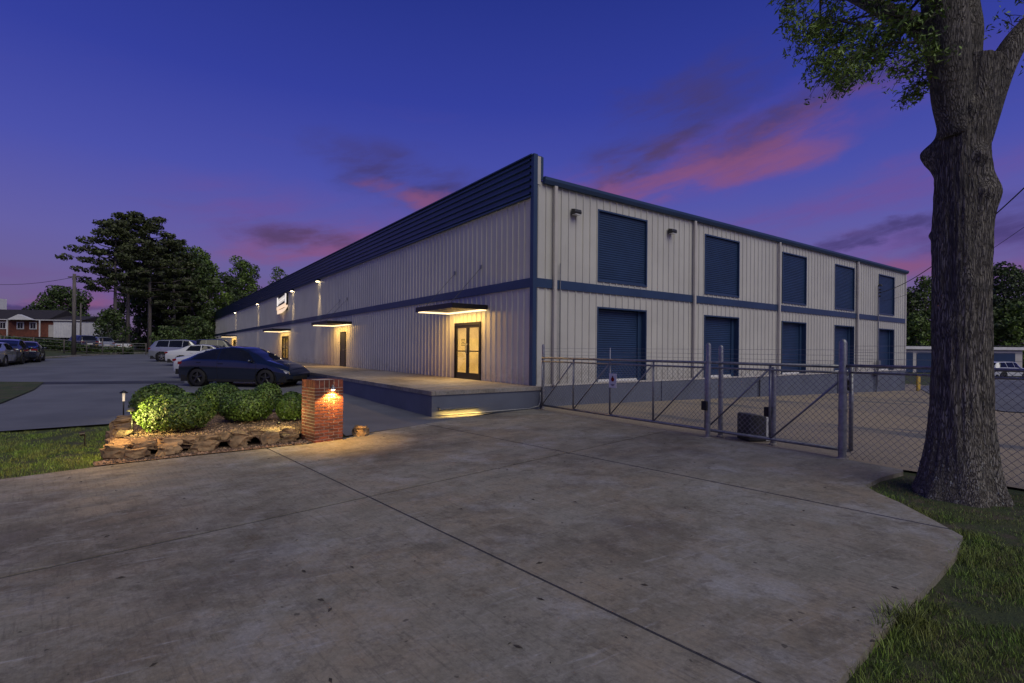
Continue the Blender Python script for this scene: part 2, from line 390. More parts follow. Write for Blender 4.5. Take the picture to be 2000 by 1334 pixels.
def drape(name, poly, dz, m, cut=2.5, kind='structure', lift=None):
    bm = bmesh.new(); vs = [bm.verts.new((p[0], p[1], 0)) for p in poly]; bm.faces.new(vs)
    xs = [p[0] for p in poly]; ys = [p[1] for p in poly]
    bm.normal_update(); bmesh.ops.triangulate(bm, faces=bm.faces, ngon_method='EAR_CLIP')
    for ax, lo, hi in ((0, min(xs), max(xs)), (1, min(ys), max(ys))):
        k = math.ceil(lo/cut)*cut
        while k < hi:
            co = (k, 0, 0) if ax == 0 else (0, k, 0); no = (1, 0, 0) if ax == 0 else (0, 1, 0)
            bmesh.ops.bisect_plane(bm, geom=bm.verts[:]+bm.edges[:]+bm.faces[:], plane_co=co, plane_no=no, dist=1e-5); k += cut
    bmesh.ops.triangulate(bm, faces=bm.faces, ngon_method='EAR_CLIP')
    for v in bm.verts: v.co.z = G(v.co.x, v.co.y)+dz+(lift(v.co.x, v.co.y) if lift else 0)
    bmesh.ops.recalc_face_normals(bm, faces=bm.faces)
    if sum(f.normal.z for f in bm.faces) < 0: bmesh.ops.reverse_faces(bm, faces=bm.faces)
    me = bpy.data.meshes.new(name); bm.to_mesh(me); bm.free(); me.materials.append(M[m])
    o = bpy.data.objects.new(name, me); col.objects.link(o); tag(o, kind=kind); return o
xs = sorted(set([x*2.5 for x in range(-52, 33)]+[-1500, -800, -450, -300, -220, -170, 110, 160, 250, 400, 800, 1500]))
ys = sorted(set([y*2.5 for y in range(-8, 57)]+[-1500, -600, -200, -80, 170, 220, 300, 450, 800, 1500]))
gv = [(x, y, G(x, y)-.045) for y in ys for x in xs]; nx = len(xs)
gf = [(j*nx+i, j*nx+i+1, (j+1)*nx+i+1, (j+1)*nx+i) for j in range(len(ys)-1) for i in range(nx-1)]
g = MB().add(gv, gf).build('ground', 'turf', fix=False, smooth=True); tag(g, kind='structure')

asph = [(-1.3, 12.6), (-2.4, 11.0), (-3.2, 9.95), (-4.6, 12.6), (-7.2, 12.2), (-8.8, 11.14), (-10.05, 10.1), (-16, 5), (-30, 2), (-48, 12), (-44, 28),
        (-38, 41.4), (-39.5, 46), (-51.7, 73.8), (-64, 100), (-46, 104), (-30, 60), (1, 16)]
drape('parking_lot', asph, 0, 'asphalt')
drape('asphalt_repair_strip', [gp(0, 748), gp(120, 746), gp(360, 744), gp(360, 748.5), gp(120, 750.5), gp(0, 752)], .010, 'seal')
drape('grass_island', [(-20.9, 20.9), (-19.2, 21.1), (-16.9, 18.2), (-14.4, 14.5), (-17, 12), (-26, 15)], .035, 'turf')
yard = [Wp(-.30, 0)[:2], Wp(-.30, -9.0)[:2], (5.9, 7.35), (8.6, 3.6), (20, -4), (60, 18), (42, 34), Wp(40, 2)[:2], Wp(60, 40)[:2], Wp(45, 60)[:2], Wp(29, 60)[:2], Wp(5, 3)[:2]]
drape('gravel_yard', yard, -.012, 'yard')
drape('side_road', [(17, 17.8), (21.5, 26.2), (30, 38), (62, 62), (80, 70), (80, 62), (42, 40), (27, 24), (26, 12)], .02, 'asphalt')
drape('road', [(-60, -40), (60, -40), (60, -30), (-60, -30)], 0, 'asphalt')
# far kerb along the verge
kerb = MB()
kp = [(-37.5, 38.5), (-38, 41.4), (-39.5, 46), (-51.7, 73.8), (-64, 100)]
for a, b in zip(kp, kp[1:]):
    n_ = 6
    for i in range(n_):
        p = [a[0]+(b[0]-a[0])*i/n_, a[1]+(b[1]-a[1])*i/n_]; q = [a[0]+(b[0]-a[0])*(i+1)/n_, a[1]+(b[1]-a[1])*(i+1)/n_]
        z0, z1 = G(*p)+.13, G(*q)+.13
        kerb.add([(p[0]-.25, p[1], z0), (p[0]+.05, p[1], z0), (q[0]+.05, q[1], z1), (q[0]-.25, q[1], z1), (p[0]+.08, p[1], z0-.2), (q[0]+.08, q[1], z1-.2), (p[0]-.25, p[1], z0-.3), (q[0]-.25, q[1], z1-.3)],
                 [(0, 1, 2, 3), (1, 4, 5, 2), (0, 3, 7, 6)])
tag(kerb.build('kerb', 'walk', fix=False), kind='structure')

# ------------------------------------------------------------------ concrete driveway in slabs
apron = [Wp(-.32, -.42)[:2], (-1.45, 12.35), (-2.2, 11.15), (-3.0, 9.98), (-3.25, 9.45), (-3.6, 9.0), (-4.3, 8.42), (-5.05, 7.84), (-5.75, 7.23), (-6.43, 6.47), (-8.2, 4.7), (-13, 1), (-17, -3),
         (-16, -9), (-8, -9), (-4, -4), (-1.6, -.6), (.6, 1.72), (1.7, 2.65), (2.39, 3.22), (3.22, 3.88), (3.75, 4.32), (4.18, 4.75), (4.28, 5.2), (4.39, 5.78), (4.42, 6.2), (4.5, 6.53), (5.0, 6.95), (5.57, 7.30), (5.66, 7.42)]
apron.append(Wp(-.32, -8.6)[:2])
def clip(poly, p, n):   # keep side where (x-p).n >= 0
    out = []
    for i in range(len(poly)):
        a, b = poly[i], poly[(i+1) % len(poly)]
        da = (a[0]-p[0])*n[0]+(a[1]-p[1])*n[1]; db = (b[0]-p[0])*n[0]+(b[1]-p[1])*n[1]
        if da >= 0: out.append(a)
        if (da >= 0) != (db >= 0):
            k = da/(da-db); out.append((a[0]+(b[0]-a[0])*k, a[1]+(b[1]-a[1])*k))
    return out
def split(polys, p, d, GAP=.012):
    n = (-d[1], d[0]); l = math.hypot(*n); n = (n[0]/l, n[1]/l); out = []
    for P in polys:
        for sgn in (1, -1):
            nn = (n[0]*sgn, n[1]*sgn); q = clip(P, (p[0]+nn[0]*GAP, p[1]+nn[1]*GAP), nn)
            if len(q) >= 3: out.append(q)
    return out
cells = [apron]
D1 = (.700, .714); D2 = (.667, -.745)
cells = split(cells, (-1.62, 5.85), D1, .020)
cells = split(cells, (-1.62, 5.85), D2)
cells = split(cells, (.94, 8.45), (.682, -.731), .018)
cells = split(cells, (-4.25, 3.25), D2, .004)
cells = split(cells, (-6.9, .6), D2, .01)
drape('joint_filler', apron, .004, 'seal')
drv = empty('concrete_driveway', (0, 0, 0), kind='structure')
for P in cells:
    A = abs(sum(P[i][0]*P[(i+1) % len(P)][1]-P[(i+1) % len(P)][0]*P[i][1] for i in range(len(P))))/2
    if A < .02: continue
    bm = bmesh.new(); vs = [bm.verts.new((p[0], p[1], .012)) for p in P]
    f = bm.faces.new(vs); bm.normal_update()
    if f.normal.z < 0: f.normal_flip()
    r = bmesh.ops.extrude_face_region(bm, geom=[f])
    top = [e for e in r['geom'] if isinstance(e, bmesh.types.BMFace)]
    dn = [v for v in bm.verts if v not in set(x for tf in top for x in tf.verts)]
    for v in dn: v.co.z = -.14
    tf = top[0]; bmesh.ops.triangulate(bm, faces=bm.faces, ngon_method='EAR_CLIP')
    bmesh.ops.recalc_face_normals(bm, faces=bm.faces)
    me = bpy.data.meshes.new('slab'); bm.to_mesh(me); bm.free(); me.materials.append(M['concrete'])
    inst('slab', me, drv)

# ------------------------------------------------------------------ warehouse
LEN_R, LEN_L = 29.6, 87.5
ZB, ZBAND0, ZBAND1, ZFB, ZFT, ZG = .636, 3.56, 3.833, 6.273, 7.455, 6.865
wh = empty('warehouse', (CX, CY, 0), TH, 'two storey pale ribbed metal warehouse with blue trim, roller doors and long parapet', 'warehouse')
R_UP = [(2.65, 4.98), (8.47, 10.80), (14.43, 16.62), (19.76, 22.03), (25.45, 27.68)]
doors_R = [(a, b, 3.99, 6.24) for a, b in R_UP]+[(a, b, .66, 3.07) for a, b in R_UP]
doors_L = [(2.87, 4.66, ZB, 2.65), (17.46, 18.40, ZB, 2.65), (32.0, 34.3, ZB, 2.65), (62.0, 63.9, ZB, 2.65)]
def openings(D, a, b, z0, z1): return [d for d in D if d[0] < b and d[1] > a and d[2] < z1 and d[3] > z0]
# backing wall with holes
def sheet(D, L, z0, z1, plane):
    us = sorted(set([0, L]+[x for d in D for x in d[:2]])); zs = sorted(set([z0, z1]+[x for d in D for x in d[2:] if z0 < x < z1]))
    m = MB()
    for a, b in zip(us, us[1:]):
        for c, d in zip(zs, zs[1:]):
            mu, mz = (a+b)/2, (c+d)/2
            if any(o[0] < mu < o[1] and o[2] < mz < o[3] for o in D): continue
            m.add([plane(a, c), plane(b, c), plane(b, d), plane(a, d)], [(0, 1, 2, 3)])
    return m
bw = sheet(doors_R, LEN_R, -1.5, ZG-.1, lambda u, z: (u, .03, z))
bl = sheet(doors_L, LEN_L, -.2, ZFT-.05, lambda u, z: (.03, u, z)); bw.add(bl.v, bl.f)
bw.add([(LEN_R, .03, -1.5), (LEN_R, LEN_L, -1.5), (LEN_R, LEN_L, ZG), (LEN_R, .03, ZG)], [(0, 1, 2, 3)])
bw.add([(.03, LEN_L, -.2), (LEN_R, LEN_L, -.2), (LEN_R, LEN_L, ZG), (.03, LEN_L, ZG)], [(0, 1, 2, 3)])
bw.build('wall', 'sheath', wh)
MB().add([(.2, .0, ZG-.12), (LEN_R, .0, ZG-.12), (LEN_R, LEN_L/2, ZG+.35), (.2, LEN_L/2, ZG+.35), (LEN_R, LEN_L, ZG-.12), (.2, LEN_L, ZG-.12)], [(0, 1, 2, 3), (3, 2, 4, 5)]).build('roof', 'zinc', wh)
# ribbed siding panels, .915 m wide, three ribs each
PITCH = .305
def rib_pts(a, b):
    pts = []; k = math.floor(a/PITCH)-1
    while k*PITCH < b+PITCH:
        c = k*PITCH
        for x, h in ((.125, 0), (.138, .032), (.167, .032), (.180, 0)): pts.append((c+x, h))
        k += 1
    def h_at(x):
        for (x0, h0), (x1, h1) in zip(pts, pts[1:]):
            if x0 <= x <= x1: return h0+(h1-h0)*(x-x0)/(x1-x0)
        return 0
    return [(a, h_at(a))]+[p for p in pts if a+1e-4 < p[0] < b-1e-4]+[(b, h_at(b))]
def panel_meshes(D, a, b, z0, z1, face):
    ops = openings(D, a, b, z0, z1); pieces = []
    cuts = sorted(set([a, b]+[cl(x, a, b) for d in ops for x in d[:2]]))
    for c, d in zip(cuts, cuts[1:]):
        if d-c < 1e-4: continue
        mid = (c+d)/2; iv = [(z0, z1)]
        for o in ops:
            if o[0] < mid < o[1]:
                new = []
                for p, q in iv:
                    if o[2] > p: new.append((p, min(q, o[2])))
                    if o[3] < q: new.append((max(p, o[3]), q))
                iv = [x for x in new if x[1]-x[0] > .005]
        P = rib_pts(c, d)
        for p, q in iv:
            v = []
            for x, h in P:
                X = x-a
                v += [((X, -h, p) if face == 'R' else (-h, X, p)), ((X, -h, q) if face == 'R' else (-h, X, q))]
            f = [(2*i, 2*i+2, 2*i+3, 2*i+1) for i in range(len(P)-1)]
            tgt = [g_ for g_ in pieces if any(abs(s_[1]-c) < 1e-3 and s_[2] < q-.001 and s_[3] > p+.001 for s_ in g_[1])]
            if tgt:
                g_ = tgt[0]
                for o_ in tgt[1:]: g_[0].add(o_[0].v, o_[0].f); g_[1] += o_[1]; pieces.remove(o_)
            else: g_ = [MB(), []]; pieces.append(g_)
            g_[0].add(v, f); g_[1].append((c, d, p, q))
    return [g_[0] for g_ in pieces]
cache = {}
for face, L, D, rows in (('R', LEN_R, doors_R, ((ZB, ZBAND0+.01), (ZBAND1-.01, ZG-.15))), ('L', LEN_L, doors_L, ((ZB, ZBAND0+.01), (ZBAND1-.01, ZFB+.01)))):
    for z0, z1 in rows:
        a = 0.
        while a < L-.01:
            b = min(a+.915, L); full = not openings(D, a, b, z0, z1) and b-a > .9
            key = (face, z0)
            if full and key in cache: ms_ = [cache[key]]
            else:
                ms_ = [mm.mesh('siding_panel', 'siding', fix=False) for mm in panel_meshes(D, a, b, z0, z1, face)]
                if full: cache[key] = ms_[0]
            for me in ms_: inst('siding_panel', me, wh, (a, -.002, 0) if face == 'R' else (-.002, a, 0))
            a = b
# foundation (dock) wall under the right facade
for a, b in ((0, 5.9), (5.9, 12.4), (12.4, 20.1), (20.1, 24.8), (24.8, LEN_R)):
    MB().box((a+.008, -.035, -1.3), (b-.008, .02, ZB-.004)).build('foundation_panel', 'slate', wh)
for x in (5.9, 12.4, 20.1, 24.8):
    MB().box((x-.05, -.075, -1.2), (x+.05, -.037, ZB-.02)).build('foundation_pilaster', 'slate', wh)
# blue bands, corner trims, base flashing
MB().box((.09, -.055, ZBAND0), (LEN_R, -.0, ZBAND1)).build('trim_band', 'blue', wh)
MB().box((-.055, .09, ZBAND0), (-.0, LEN_L, ZBAND1)).build('trim_band', 'blue', wh)
MB().box((-.062, -.062, ZB), (.085, .085, ZFT+.035)).build('corner_trim', 'blue', wh)
MB().box((LEN_R-.12, -.062, ZB-.1), (LEN_R+.05, .1, ZG-.1)).build('corner_trim', 'trim_pale', wh)
MB().box((.09, -.05, ZB-.03), (LEN_R, -.037, ZB+.03)).build('base_flashing', 'trim_pale', wh)
# fascia with horizontal ribs: long ribbed lengths
def fascia(a, b):
    m = MB(); prof = []; z = ZFB
    n = 6; st = (ZFT-ZFB)/n
    for i in range(n):
        prof += [(-.045, z), (-.045, z+.03), (-.105, z+.055), (-.105, z+.10), (-.045, z+.125)]; z += st
    prof.append((-.045, ZFT))
    v = []
    for x, z in prof: v += [(x, a, z), (x, b, z)]
    m.add(v, [(2*i, 2*i+1, 2*i+3, 2*i+2) for i in range(len(prof)-1)])
    return m
a = .085
while a < LEN_L:
    b = min(a+6.1, LEN_L); fascia(a+.004, b-.004).build('fascia_panel', 'blue', wh, fix=False); a = b
MB().box((-.12, .0, ZFT-.01), (.30, LEN_L, ZFT+.03)).build('parapet_cap', 'blue', wh)
MB().box((-.112, .086, ZFB-.05), (-.0, LEN_L, ZFB-.002)).build('fascia_flashing', 'blue', wh)
MB().box((.22, .02, ZG-.3), (.25, LEN_L, ZFT-.012)).build('parapet_back', 'trim_pale', wh)
MB().box((.087, -.045, ZG-.25), (.215, .018, ZFT-.012)).build('parapet_end', 'trim_pale', wh)
MB().box((.216, -.058, ZG-.1), (.30, .018, ZFT-.013)).build('corner_trim', 'blue', wh)
# gutter
MB().prism([(-.02, ZG-.20), (-.12, ZG-.20), (-.17, ZG-.10), (-.17, ZG-.02), (-.145, ZG), (-.02, ZG)], 'x', .30, LEN_R+.1).build('gutter', 'blue', wh)
for x in (.75, 7.70, 14.0, 22.35):
    dp = MB().box((x-.055, -.145, ZB+.04 if x > 1 else ZB-.0), (x+.055, -.058, ZG-.21)); dp.build('downpipe', 'trim_pale', wh, bevel=.008)
MB().tube([(.98, -.075, .7), (.98, -.075, 4.35)], .017, 6).build('conduit', 'zinc', wh)
for x in (12.4, 20.15, 24.9):
    MB().tube([(x, -.10, -.6), (x, -.10, .62)], .022, 6).build('conduit', 'dark_plastic', wh)
# roller doors
def curtain_mesh(w_, h, y):
    m = MB(); n = int(h/.075); v = []
    pr = []
    for i in range(n):
        z = i*h/n
        pr += [(0, z), (-.014, z+h/n*.22), (-.018, z+h/n*.5), (-.014, z+h/n*.78), (0, z+h/n*.96)]
    for dy, z in pr: v += [(0, y+dy, z), (w_, y+dy, z)]
    m.add(v, [(2*i, 2*i+1, 2*i+3, 2*i+2) for i in range(len(pr)-1)]); return m
for a, b, z0, z1 in doors_R:
    low = z0 < 2; d = .21 if low else .04; W_ = b-a
    fr = MB(); k = .05
    fr.box((-k, -.045, -.0 if low else -k), (0, .0, W_ and (z1-z0)+k)); fr.box((W_, -.045, -.0 if low else -k), (W_+k, .0, (z1-z0)+k))
    fr.box((0, -.045, z1-z0), (W_, .0, z1-z0+k))
    if not low: fr.box((0, -.045, -k), (W_, .0, 0))
    # jamb returns
    fr.box((-.02, .0, 0), (.0, d+.05, z1-z0)); fr.box((W_, .0, 0), (W_+.02, d+.05, z1-z0)); fr.box((0, .0, z1-z0), (W_, d+.05, z1-z0+.02))
    if low: fr.box((W_-.19, d-.06, 0), (W_-.001, d-.005, z1-z0-.001)); fr.box((0, d-.06, 0), (.04, d-.005, z1-z0-.001))
    o = fr.build('roller_door', 'blue', wh, loc=(a, 0, z0))
    c = curtain_mesh(W_-(.23 if low else .0), z1-z0, d).build('curtain', 'blue_door', o, fix=False, loc=(.04 if low else 0, 0, 0))
    if low:
        MB().box((.045, d-.045, .0), (W_-.2, d-.02, .075)).build('bottom_bar', 'white', o)
        MB().box((-.0, -.06, -.03), (W_, d+.05, -.003)).build('sill', 'trim_pale', o)
    else: MB().box((.01, d-.035, .0), (W_-.01, d-.02, .06)).build('bottom_bar', 'blue', o)
# glazed doors in the left facade
def glass_door(t0, t1, dbl, lit, label=None):
    W_ = t1-t0; H = 2.65-ZB-.004
    fr = MB(); b = .06
    fr.box((-.06, 0, 0), (.05, b, H)); fr.box((-.06, W_-b, 0), (.05, W_, H)); fr.box((-.06, b, H-.10), (.05, W_-b, H))
    o = fr.build('entrance_door', 'black', wh, loc=(0, t0, ZB+.003))
    if label: o['label'] = label
    leaves = [(b, W_/2-.004), (W_/2+.004, W_-b)] if dbl else [(b, W_-b)]
    for i, (p, q) in enumerate(leaves):
        s = .075
        l = MB().box((-.03, p, .0), (.02, q, .22)).box((-.03, p, H-.19), (.02, q, H-.10)).box((-.03, p, .22), (.02, p+s, H-.19)).box((-.03, q-s, .22), (.02, q, H-.19)).box((-.03, p+s, .97), (.02, q-s, 1.01))
        l.build('door_leaf', 'black', o)
        MB().box((-.008, p+s, .22), (-.002, q-s, .97)).build('pane', 'glass', o)
        MB().box((-.008, p+s, 1.01), (-.002, q-s, H-.19)).build('pane', 'glass', o)
        yh = (q-.03) if (i == 0 and dbl) else p+.03
        MB().tube([(-.03, yh, .9), (-.08, yh, .93), (-.08, yh, 1.22), (-.03, yh, 1.25)], .011, 6).build('pull_handle', 'zinc', o)
    # lit lobby behind
    rm = MB(); D_ = 1.7; a0, a1 = -.5, W_+.5
    rm.box((.06, a0, -.02), (D_, a1, .0)); rm.box((.06, a0, 2.3), (D_, a1, 2.34)); rm.box((D_, a0, 0), (D_+.04, a1, 2.3)); rm.box((.06, a0-.04, 0), (D_, a0, 2.3)); rm.box((.06, a1, 0), (D_, a1+.04, 2.3))
    rm.box((.052, a0, 0), (.058, -.001, 2.3)); rm.box((.052, W_+.001, 0), (.058, a1, 2.3)); rm.box((.052, -.001, H+.001), (.058, W_+.001, 2.3))
    rm.build('lobby', 'cream', o)
    lamp('lobby_light', 'AREA', (.8, W_/2, 2.25), lit*1., (1, .74, .30), o, .6)
    return o
d0 = glass_door(2.87, 4.66, True, 75)
# opening-hours lettering on the left pane of the near door
def text(name, s_, size, m, parent, loc, rot, ext=.002, align='CENTER'):
    cu = bpy.data.curves.new(name, 'FONT'); cu.body = s_; cu.size = size; cu.extrude = ext; cu.align_x = align; cu.materials.append(M[m])
    o = bpy.data.objects.new(name, cu); col.objects.link(o); dg = bpy.context.evaluated_depsgraph_get()
    me = bpy.data.meshes.new_from_object(o.evaluated_get(dg)); bpy.data.objects.remove(o); bpy.data.curves.remove(cu)
    p = bpy.data.objects.new(name, me); col.objects.link(p); p.parent = parent; p.location = loc; p.rotation_euler = rot; return p
dec = MB()
for i, (w0, w1) in enumerate(((.05, .30), (.03, .32), (.08, .27), (.04, .31), (.05, .29))):
    z = 1.40-i*.055; y = w0
    while y < w1:
        l_ = rnd.uniform(.02, .05); dec.box((-.012, 1.10+.30-y-l_+.0, z), (-.009, 1.10+.30-y, z+.028)); y += l_+.015
dec.build('door_decal', 'dark_plastic', d0)
glass_door(32.0, 34.3, True, 40)
glass_door(62.0, 63.9, True, 22)
sd = MB().box((-.06, 0, 0), (.05, .06, 2.01)).box((-.06, .88, 0), (.05, .94, 2.01)).box((-.06, .06, 1.94), (.05, .88, 2.01)).build('entrance_door', 'black', wh, loc=(0, 17.46, ZB+.003))
sd['label'] = 'single dark steel door without glass'
MB().box((-.04, .062, 0), (.0, .878, 1.938)).build('door_leaf', 'dark_plastic', sd)
MB().tube([(-.04, .16, .95), (-.10, .16, .95), (-.10, .28, .95)], .012, 6).build('lever_handle', 'zinc', sd)
# canopies with an LED strip underneath, and stay rods
def canopy(t0, t1, d, zb, rods, power, lab=None):
    o = MB().box((-d, t0, zb+.03), (-.034, t1, zb+.14)).build('door_canopy', 'black', wh)
    MB().box((-d-.03, t0-.02, zb), (-d, t1+.02, zb+.17)).box((-d, t0-.02, zb), (-.034, t0, zb+.16)).box((-d, t1, zb), (-.034, t1+.02, zb+.16)).build('canopy_rim', 'black', o)
    MB().box((-.12, t0+.04, zb-.02), (-.05, t1-.04, zb+.028)).box((-d+.05, t1-.11, zb-.02), (-.13, t1-.04, zb+.028)).build('light_strip', 'strip', o)
    for t_ in rods:
        MB().tube([(-d+.1, t_, zb+.13), (-.02, t_, 4.50)], .008, 6).build('stay_rod', 'dark_plastic', o)
        MB().box((-.06, t_-.05, 4.44), (-.034, t_+.05, 4.58)).build('rod_bracket', 'zinc', o)
    lamp('canopy_light', 'AREA', (-.55, (t0+t1)/2, zb-.035), power*1.3, (1, .57, .15), wh, .5, None, sy=(t1-t0)*.86)
    return o
canopy(2.45, 5.15, 1.35, 3.02, (2.88, 4.70), 62)
canopy(16.4, 19.6, 1.35, 3.02, (17.2, 18.55), 62)
canopy(31.2, 35.1, 1.35, 3.02, (), 66)
canopy(60.9, 65.2, 1.35, 3.02, (), 80)

# raised walkway in front of the left facade
rw = empty('raised_walkway', (CX, CY, 0), TH, kind='structure')
ty = -.44; k = 0
while ty < 58:
    t2 = ty+6.0
    MB().box((-3.50, ty+.004, ZB-.10), (-.04, t2-.004, ZB-.001)).build('deck_slab', 'walk', rw); ty = t2
MB().box((-3.52, -.46, -.3), (-3.46, 58, ZB-.06)).build('side_wall', 'slate', rw)
MB().box((-3.50, -.45, -.3), (-.02, -.41, ZB-.06)).build('end_wall', 'slate', rw)
MB().box((-.06, -.46, -.3), (-.02, .0, ZB-.002)).build('end_wall', 'slate', rw)
MB().box((-3.54, -.48, ZB-.10), (-3.44, 58, ZB+.004)).build('deck_edge', 'walk', rw)
MB().box((-3.43, -.48, ZB-.10), (-.02, -.38, ZB+.004)).build('deck_edge', 'walk', rw)
dp = MB().tube([(-3.4, -.52, .03), (-.5, -.52, .04), (-.16, -.50, .09), (-.10, -.50, .2), (-.08, -.47, .46), (.02, -.30, .56), (.08, -.1, .60)], .017, 8)
tag(dp.build('drain_pipe', 'zinc', None, loc=(0, 0, 0), smooth=True), 'thin white pipe running along the foot of the raised walkway end', 'pipe')
bpy.data.objects['drain_pipe'].location = (CX, CY, 0); bpy.data.objects['drain_pipe'].rotation_euler = (0, 0, TH)
# low ground light at the foot of the walkway end
gl = empty('step_light', Wp(-2.75, -.50, .0), TH, 'slim low strip lamp throwing yellow light along the foot of the walkway corner', 'lamp')
MB().box((-.60, -.085, .215), (.60, .045, .235)).box((-.60, -.085, .18), (.60, -.077, .214)).box((-.60, -.025, .18), (.60, -.017, .214)).build('housing', 'slate', gl)
MB().box((-.58, -.070, .206), (.58, -.032, .213)).build('lens', 'strip_soft', gl)
lamp('step_glow', 'AREA', (0, -.051, .203), 15, (1, .60, .12), gl, 1.1, None, sy=.02)

# ------------------------------------------------------------------ wall lamps
def shield_lamp(lx, ly, z, rot, label, lit, group):
    p = Wp(lx, ly, z); o = empty('wall_lamp', p, TH+rot, label, 'wall lamp', group)
    MB().box((-.10, -.03, -.09), (.10, 0, .10)).build('back_plate', 'black', o)
    MB().prism([(-.03, -.08), (-.03, .10), (-.20, .06), (-.22, -.02), (-.20, -.08)], 'x', -.14, .14).build('housing', 'black' if lit else 'dark_plastic', o, bevel=.012)
    MB().box((-.11, -.205, -.10), (.11, -.04, -.081)).build('lens', 'bulb' if lit else 'lamp_white', o)
    return o
for i, (x, z, lab) in enumerate(((1.55, 6.0, 'dark unlit wall lamp between the corner downpipe and the first upper shutter'), (6.27, 6.06, 'dark unlit wall lamp right of the first upper shutter'))):
    shield_lamp(x, -.035, z, 0, lab, False, 'unlit wall lamps on the end wall')
    o = bpy.data.objects[-1] if False else None
for t_, lab in ((23.0, 'lit wall lamp under the blue fascia, nearest of the four and right of the sign'), (30.4, 'lit wall lamp just right of the sign'),
                (45.6, 'lit wall lamp first to the left of the sign'), (61.7, 'lit wall lamp farthest along the long wall')):
    o = shield_lamp(-.035, t_, 6.16, -math.pi/2, lab, True, 'lit wall lamps under the blue fascia')
    lamp('beam', 'SPOT', (0, -.34, -.10), 380, (1, .70, .34), o, .04, (R(9), 0, 0), 34, 1.)

# ------------------------------------------------------------------ wall sign
sg = empty('wall_sign', Wp(-.16, 33.9, 5.33), TH-math.pi/2, 'backlit white logo sign with arched lower banner on the long wall', 'sign')
MB().box((-1.75, -.02, -.20), (1.75, .12, .78)).build('sign_box', 'black', sg)
MB().box((-1.72, -.06, -.10), (-1.42, -.022, .62)).build('letter_stroke', 'signlit', sg)
MB().box((1.36, -.06, -.02), (1.70, -.022, .74)).build('letter_stroke', 'signlit', sg)
for i in range(7):
    x = -1.3+i*.37
    MB().box((x, -.05, .0+.03*i), (x+.09, -.022, .46+.03*i)).box((x+.0901, -.052, .18+.03*i), (x+.24, -.022, .25+.03*i)).build('letter', 'signlit', sg)
MB().prism([(-1.72, -.44), (-1.72, -.20), (1.55, -.02), (1.60, -.30)], 'y', -.08, -.022).build('banner', 'signwarm', sg)
MB().prism([(-1.4, -.80), (-1.4, -.47), (.0, -.47), (1.3, -.42), (2.3, -.22), (2.35, -.36), (1.5, -.62), (.3, -.76)], 'y', -.10, -.04).build('swoosh', 'signwarm', sg)
MB().box((-1.5, -.022, -.60), (1.6, .1, -.21)).build('sign_bracket', 'black', sg)
lamp('sign_glow', 'POINT', (0, -.15, -1.0), 3, (1, .62, .32), sg, .3)

# service mast with its wires
ms = empty('service_mast', Wp(24.95, -.16, 0), TH, 'thin electrical service mast with insulators rising beside the last downpipe', 'mast')
MB().tube([(0, 0, -.2), (0, 0, 5.5)], .04, 8).build('pipe', 'zinc', ms)
MB().tube([(0, 0, 5.5), (0, -.03, 5.6), (0, -.13, 5.58), (0, -.15, 5.5)], .05, 8).build('weatherhead', 'dark_plastic', ms)
for z in (4.95, 5.15, 5.32): MB().lathe([(.02, -.05), (.05, -.03), (.05, 0), (.03, .01), (.05, .03), (.02, .05)], (0, -.08, z), 8).build('insulator', 'dark_plastic', ms)
MB().box((-.14, -.10, .75), (.14, .03, 1.25)).build('meter_box', 'zinc', ms)
MB().box((-.55, -.05, .42), (.2, .02, .60)).build('junction_box', 'dark_plastic', ms)
def cable(name, a, b, sag, r, label, m='rubber', n=24):
    a, b = Vector(a), Vector(b); pts = [a.lerp(b, i/n)-Vector((0, 0, sag*4*(i/n)*(1-i/n))) for i in range(n+1)]
    return tag(MB().tube(pts, r, 5).build(name, m, None, smooth=True), label, 'cable')
A = Wp(24.95, -.26, 5.15)
rx, rz = ray(2080, 290); cable('power_cable', A, (rx*11, 11, CAMZ+rz*11), .55, .016, 'sagging black power cable running from the mast past the tree')
rx, rz = ray(2080, 385); cable('telephone_cable', (A[0], A[1], A[2]-.5), (rx*13, 13, CAMZ+rz*13), .5, .007, 'thin lower cable beneath the power cable right of the tree')

# yellow bollard
bo = empty('bollard', Wp(29.9, -.6, G(*Wp(29.9, -.6)[:2])), 0, 'short yellow steel bollard at the far corner of the warehouse', 'bollard')
MB().lathe([(.085, 0), (.085, 1.0), (.06, 1.05), (0, 1.07)], n=14).build('post', 'yellow', bo, smooth=True)
MB().lathe([(.07, 0), (.07, .9), (.05, .95), (0, .97)], (.32, .3, 0), n=14).build('post', 'yellow', bo, smooth=True)

# ------------------------------------------------------------------ sliding gate, posts, fence
def links(m, P0, P1, z0, z1, r=.0035, pitch=.072):
    P0, P1 = Vector(P0), Vector(P1); L = (P1-P0).length; d = (P1-P0)/L; H = z1-z0
    for sgn in (1, -1):
        k = -H if sgn > 0 else 0
        while k < (L if sgn > 0 else L+H):
            a, b = (k, 0.), (k+sgn*H, H)
            # clip to 0..L
            def clipx(a, b):
                (x0, y0), (x1, y1) = a, b
                if x0 > x1: x0, y0, x1, y1 = x1, y1, x0, y0
                if x1 <= 0 or x0 >= L: return None
                if x0 < 0: y0 += (0-x0)*(y1-y0)/(x1-x0); x0 = 0
                if x1 > L: y1 = y0+(L-x0)*(y1-y0)/(x1-x0); x1 = L
                return (x0, y0), (x1, y1)
            c = clipx(a, b)
            if c:
                p, q = c
                m.tube([P0+d*p[0]+Vector((0, 0, z0+p[1])), P0+d*q[0]+Vector((0, 0, z0+q[1]))], r, 3, False)
            k += pitch*1.414
    return m
GX = -.10
gt = empty('sliding_gate', (CX, CY, 0), TH, 'long galvanised chain link sliding gate with diagonal braces across the yard entrance', 'gate')
y0, bay = -.58, 1.317
